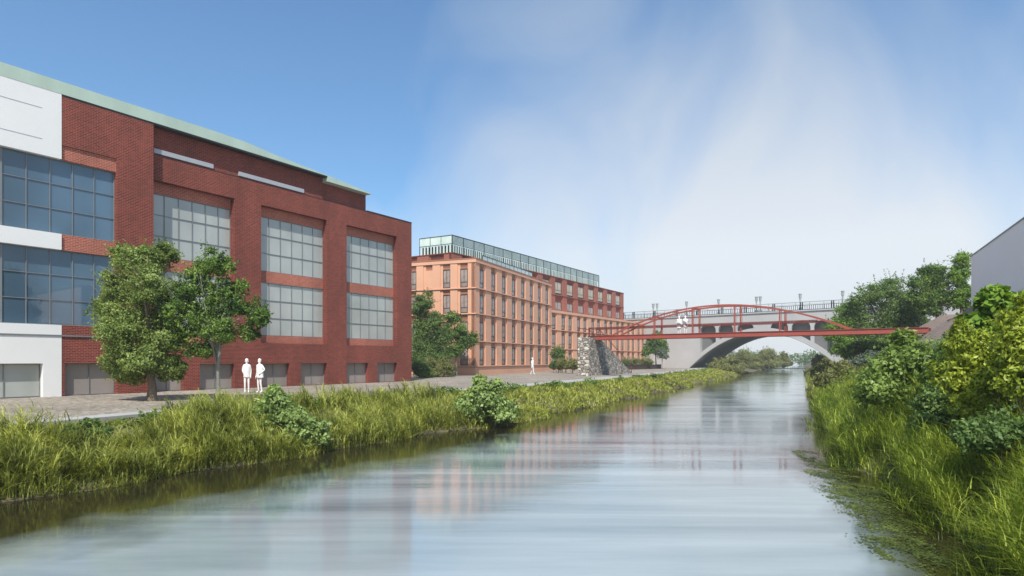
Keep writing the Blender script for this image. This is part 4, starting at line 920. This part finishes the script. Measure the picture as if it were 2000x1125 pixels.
# ------------------------------------------------------------------ people (plain white figures, as the photo shows them)
def person(label, loc, face, pose, h=1.72, scale=1.0, group=None, coat=None):
    """one skinned body; pose = dict of joint offsets"""
    J = {'pelvis': (0, 0, .93), 'waist': (0, .01, 1.08), 'chest': (0, .0, 1.30), 'neck0': (0, 0, 1.45), 'neck': (0, -.01, 1.52), 'head': (0, -.02, 1.60), 'crown': (0, -.02, 1.70),
         'hipL': (-.09, 0, .88), 'hipR': (.09, 0, .88), 'kneeL': (-.10, -.02, .49), 'kneeR': (.10, -.02, .49), 'ankL': (-.10, .02, .08), 'ankR': (.10, .02, .08), 'toeL': (-.11, -.16, .03), 'toeR': (.11, -.16, .03),
         'shL': (-.17, 0, 1.41), 'shR': (.17, 0, 1.41), 'elL': (-.22, .03, 1.13), 'elR': (.22, .03, 1.13), 'wrL': (-.22, -.04, .89), 'wrR': (.22, -.04, .89)}
    J.update(pose)
    E = [('pelvis', 'waist'), ('waist', 'chest'), ('chest', 'neck0'), ('neck0', 'neck'), ('neck', 'head'), ('head', 'crown'), ('pelvis', 'hipL'), ('pelvis', 'hipR'), ('hipL', 'kneeL'), ('hipR', 'kneeR'), ('kneeL', 'ankL'), ('kneeR', 'ankR'), ('ankL', 'toeL'), ('ankR', 'toeR'),
         ('chest', 'shL'), ('chest', 'shR'), ('shL', 'elL'), ('shR', 'elR'), ('elL', 'wrL'), ('elR', 'wrR')]
    RR = {'pelvis': (.15, .11), 'waist': (.14, .10), 'chest': (.16, .11), 'neck0': (.08, .07), 'neck': (.05, .05), 'head': (.078, .095), 'crown': (.05, .06), 'hipL': (.09, .09), 'hipR': (.09, .09), 'kneeL': (.06, .06), 'kneeR': (.06, .06), 'ankL': (.045, .045), 'ankR': (.045, .045), 'toeL': (.035, .025), 'toeR': (.035, .025),
          'shL': (.065, .065), 'shR': (.065, .065), 'elL': (.045, .045), 'elR': (.045, .045), 'wrL': (.028, .028), 'wrR': (.028, .028)}
    for s_ in 'LR':
        w_ = Vector(J['wr' + s_]); e_ = Vector(J['el' + s_]); d = (w_ - e_).normalized(); sx = Vector((0, -1, 0)); sx = (sx - d * sx.dot(d)).normalized()
        J['palm' + s_] = tuple(w_ + d * .07); RR['palm' + s_] = (.035, .022); E.append(('wr' + s_, 'palm' + s_))
        for f_ in range(4):
            q_ = w_ + d * (.13 + (.03, .045, .04, .02)[f_] ) + sx * (.03 - .02 * f_); J['f%d' % f_ + s_] = tuple(q_); RR['f%d' % f_ + s_] = (.009, .009); E.append(('palm' + s_, 'f%d' % f_ + s_))
        J['th' + s_] = tuple(w_ + d * .09 + sx * .06); RR['th' + s_] = (.010, .010); E.append(('palm' + s_, 'th' + s_))
    names = list(J); me = bpy.data.meshes.new('person'); me.from_pydata([J[n_] for n_ in names], [(names.index(a), names.index(b)) for a, b in E], [])
    o = bpy.data.objects.new('person', me); COL.objects.link(o)
    sk = o.modifiers.new('skin', 'SKIN'); sk.use_smooth_shade = True
    for i, n_ in enumerate(names): me.skin_vertices[0].data[i].radius = RR[n_]
    me.skin_vertices[0].data[0].use_root = True
    sb = o.modifiers.new('sub', 'SUBSURF'); sb.levels = 1; sb.render_levels = 1
    bpy.context.view_layer.update(); dg = bpy.context.evaluated_depsgraph_get(); nm = bpy.data.meshes.new_from_object(o.evaluated_get(dg)); nm.name = 'person'
    o.modifiers.clear(); o.data = nm; nm.materials.clear(); nm.materials.append(MAT['figure_white'])
    # face: nose, ears, hair
    hd = Vector(J['head'])
    m = MB(); m.tube([hd + Vector((0, .03, .14)), hd + Vector((0, .025, .12)), hd + Vector((0, .035, .06)), hd + Vector((0, .04, -.01))], [.04, .085, .10, .07], 12); hair = m.build('hair', 'figure_white', o, True)
    m = MB(); m.tube([hd + Vector((0, -.09, .03)), hd + Vector((0, -.118, -.01)), hd + Vector((0, -.09, -.02))], [.008, .013, .012], 6)
    for s_ in (-1, 1): m.tube([hd + Vector((s_ * .075, .0, .03)), hd + Vector((s_ * .092, .012, .0)), hd + Vector((s_ * .075, .0, -.03))], [.01, .016, .01], 6)
    m.build('face_features', 'figure_white', o, True)
    if coat:
        m = MB(); top, bot, wt, wb, skew = coat; N = 16; lv = 7; vs = []
        for j in range(lv):
            t_ = j / (lv - 1); z = top + (bot - top) * t_; rx = wt + (wb - wt) * t_ + .015 * math.sin(5 * t_); ry = rx * .62 + .03
            for i in range(N):
                a_ = 2 * math.pi * i / N; f_ = 1 + .06 * math.sin(a_ * 5 + t_ * 3) * t_
                vs.append((rx * math.cos(a_) * f_ + skew * t_, ry * math.sin(a_) * f_, z))
        m.add(vs, [(j * N + i, j * N + (i + 1) % N, (j + 1) * N + (i + 1) % N, (j + 1) * N + i) for j in range(lv - 1) for i in range(N)] + [tuple(range(N))])
        m.build('coat', 'figure_white', o, True)
    o.location = loc; o.rotation_euler = (0, 0, face); o.scale = (scale * .86, scale * .86, scale)
    tag(o, label, 'person', group); return o
D = 33.0
person('person, all white, standing upright with arms down, left of the pair on the path', ((482 - 1000) / FP * D, D, 0), R(20), {'wrL': (-.12, -.10, .92), 'elL': (-.24, .02, 1.14), 'elR': (.23, .04, 1.14)}, coat=(1.42, .80, .19, .20, 0))
person('person, all white, in flared jacket, hand on hip, right of the pair on path', ((507 - 1000) / FP * D, D, 0), R(-25), {'elR': (.36, .05, 1.18), 'wrR': (.22, -.10, 1.02), 'ankR': (.14, .05, .08), 'toeR': (.17, -.12, .03)}, coat=(1.43, .78, .19, .24, .05))
X, Y = (1040 - 1000) / FP * 72, 72.0
o = person('person, all white, walking alone past the terracotta block carrying a bag', (X, Y, 0), R(70), {'kneeL': (-.09, -.14, .50), 'ankL': (-.09, -.20, .09), 'toeL': (-.09, -.37, .06), 'kneeR': (.09, .02, .48), 'ankR': (.09, .28, .12), 'toeR': (.09, .16, .03), 'wrR': (.25, .12, .88)}, scale=1.1, coat=(1.43, .72, .19, .22, 0))
m = MB(); m.tube([(.28, .14, .78), (.28, .14, .70), (.28, .14, .42), (.28, .14, .40)], [.05, .12, .15, .08], 8)
m.tube([(.25, .12, .84), (.28, .14, .74)], .01, 5); bg_ = m.build('handbag', 'figure_white', None, True); bg_.matrix_world = o.matrix_basis.copy()
tag(bg_, 'white bag hanging from the lone walker\'s hand', 'bag')
for lb, px, fc, ps, ct in (('person, all white, bulky cape silhouette, left of the couple on the red bridge', 1326.5, R(-30), {'elL': (-.32, .03, 1.16), 'wrL': (-.2, -.1, 1.0)}, (1.46, .66, .24, .30, 0)),
                       ('person, all white, slimmer with elbow out, right of the couple on the red bridge', 1338.5, R(15), {'elR': (.40, .0, 1.2), 'wrR': (.30, -.15, 1.33)}, (1.46, .72, .25, .25, 0))):
    u = BF.u(px, 1.0); w_ = BF.world(u, 1.0, DZ0 + .25)
    person(lb, w_, fc, ps, scale=1.10, coat=ct)

# ------------------------------------------------------------------ haze
m = MB(); m.box(-500, 500, -70, 460, -3.2, 30); hz = m.build('haze', 'white_render')
hm = bpy.data.materials.new('haze_air'); hm.use_nodes = True; t = hm.node_tree; t.nodes.clear()
pv = nd(t, 'ShaderNodeVolumePrincipled'); pv.inputs['Color'].default_value = (.82, .88, .95, 1); pv.inputs['Density'].default_value = 0.0006; pv.inputs['Anisotropy'].default_value = 0.0
t.links.new(pv.outputs[0], nd(t, 'ShaderNodeOutputMaterial').inputs['Volume'])
hz.data.materials.clear(); hz.data.materials.append(hm); tag(hz, kind='stuff')
tag(hz, 'thin pale air haze over the whole river valley', 'haze')
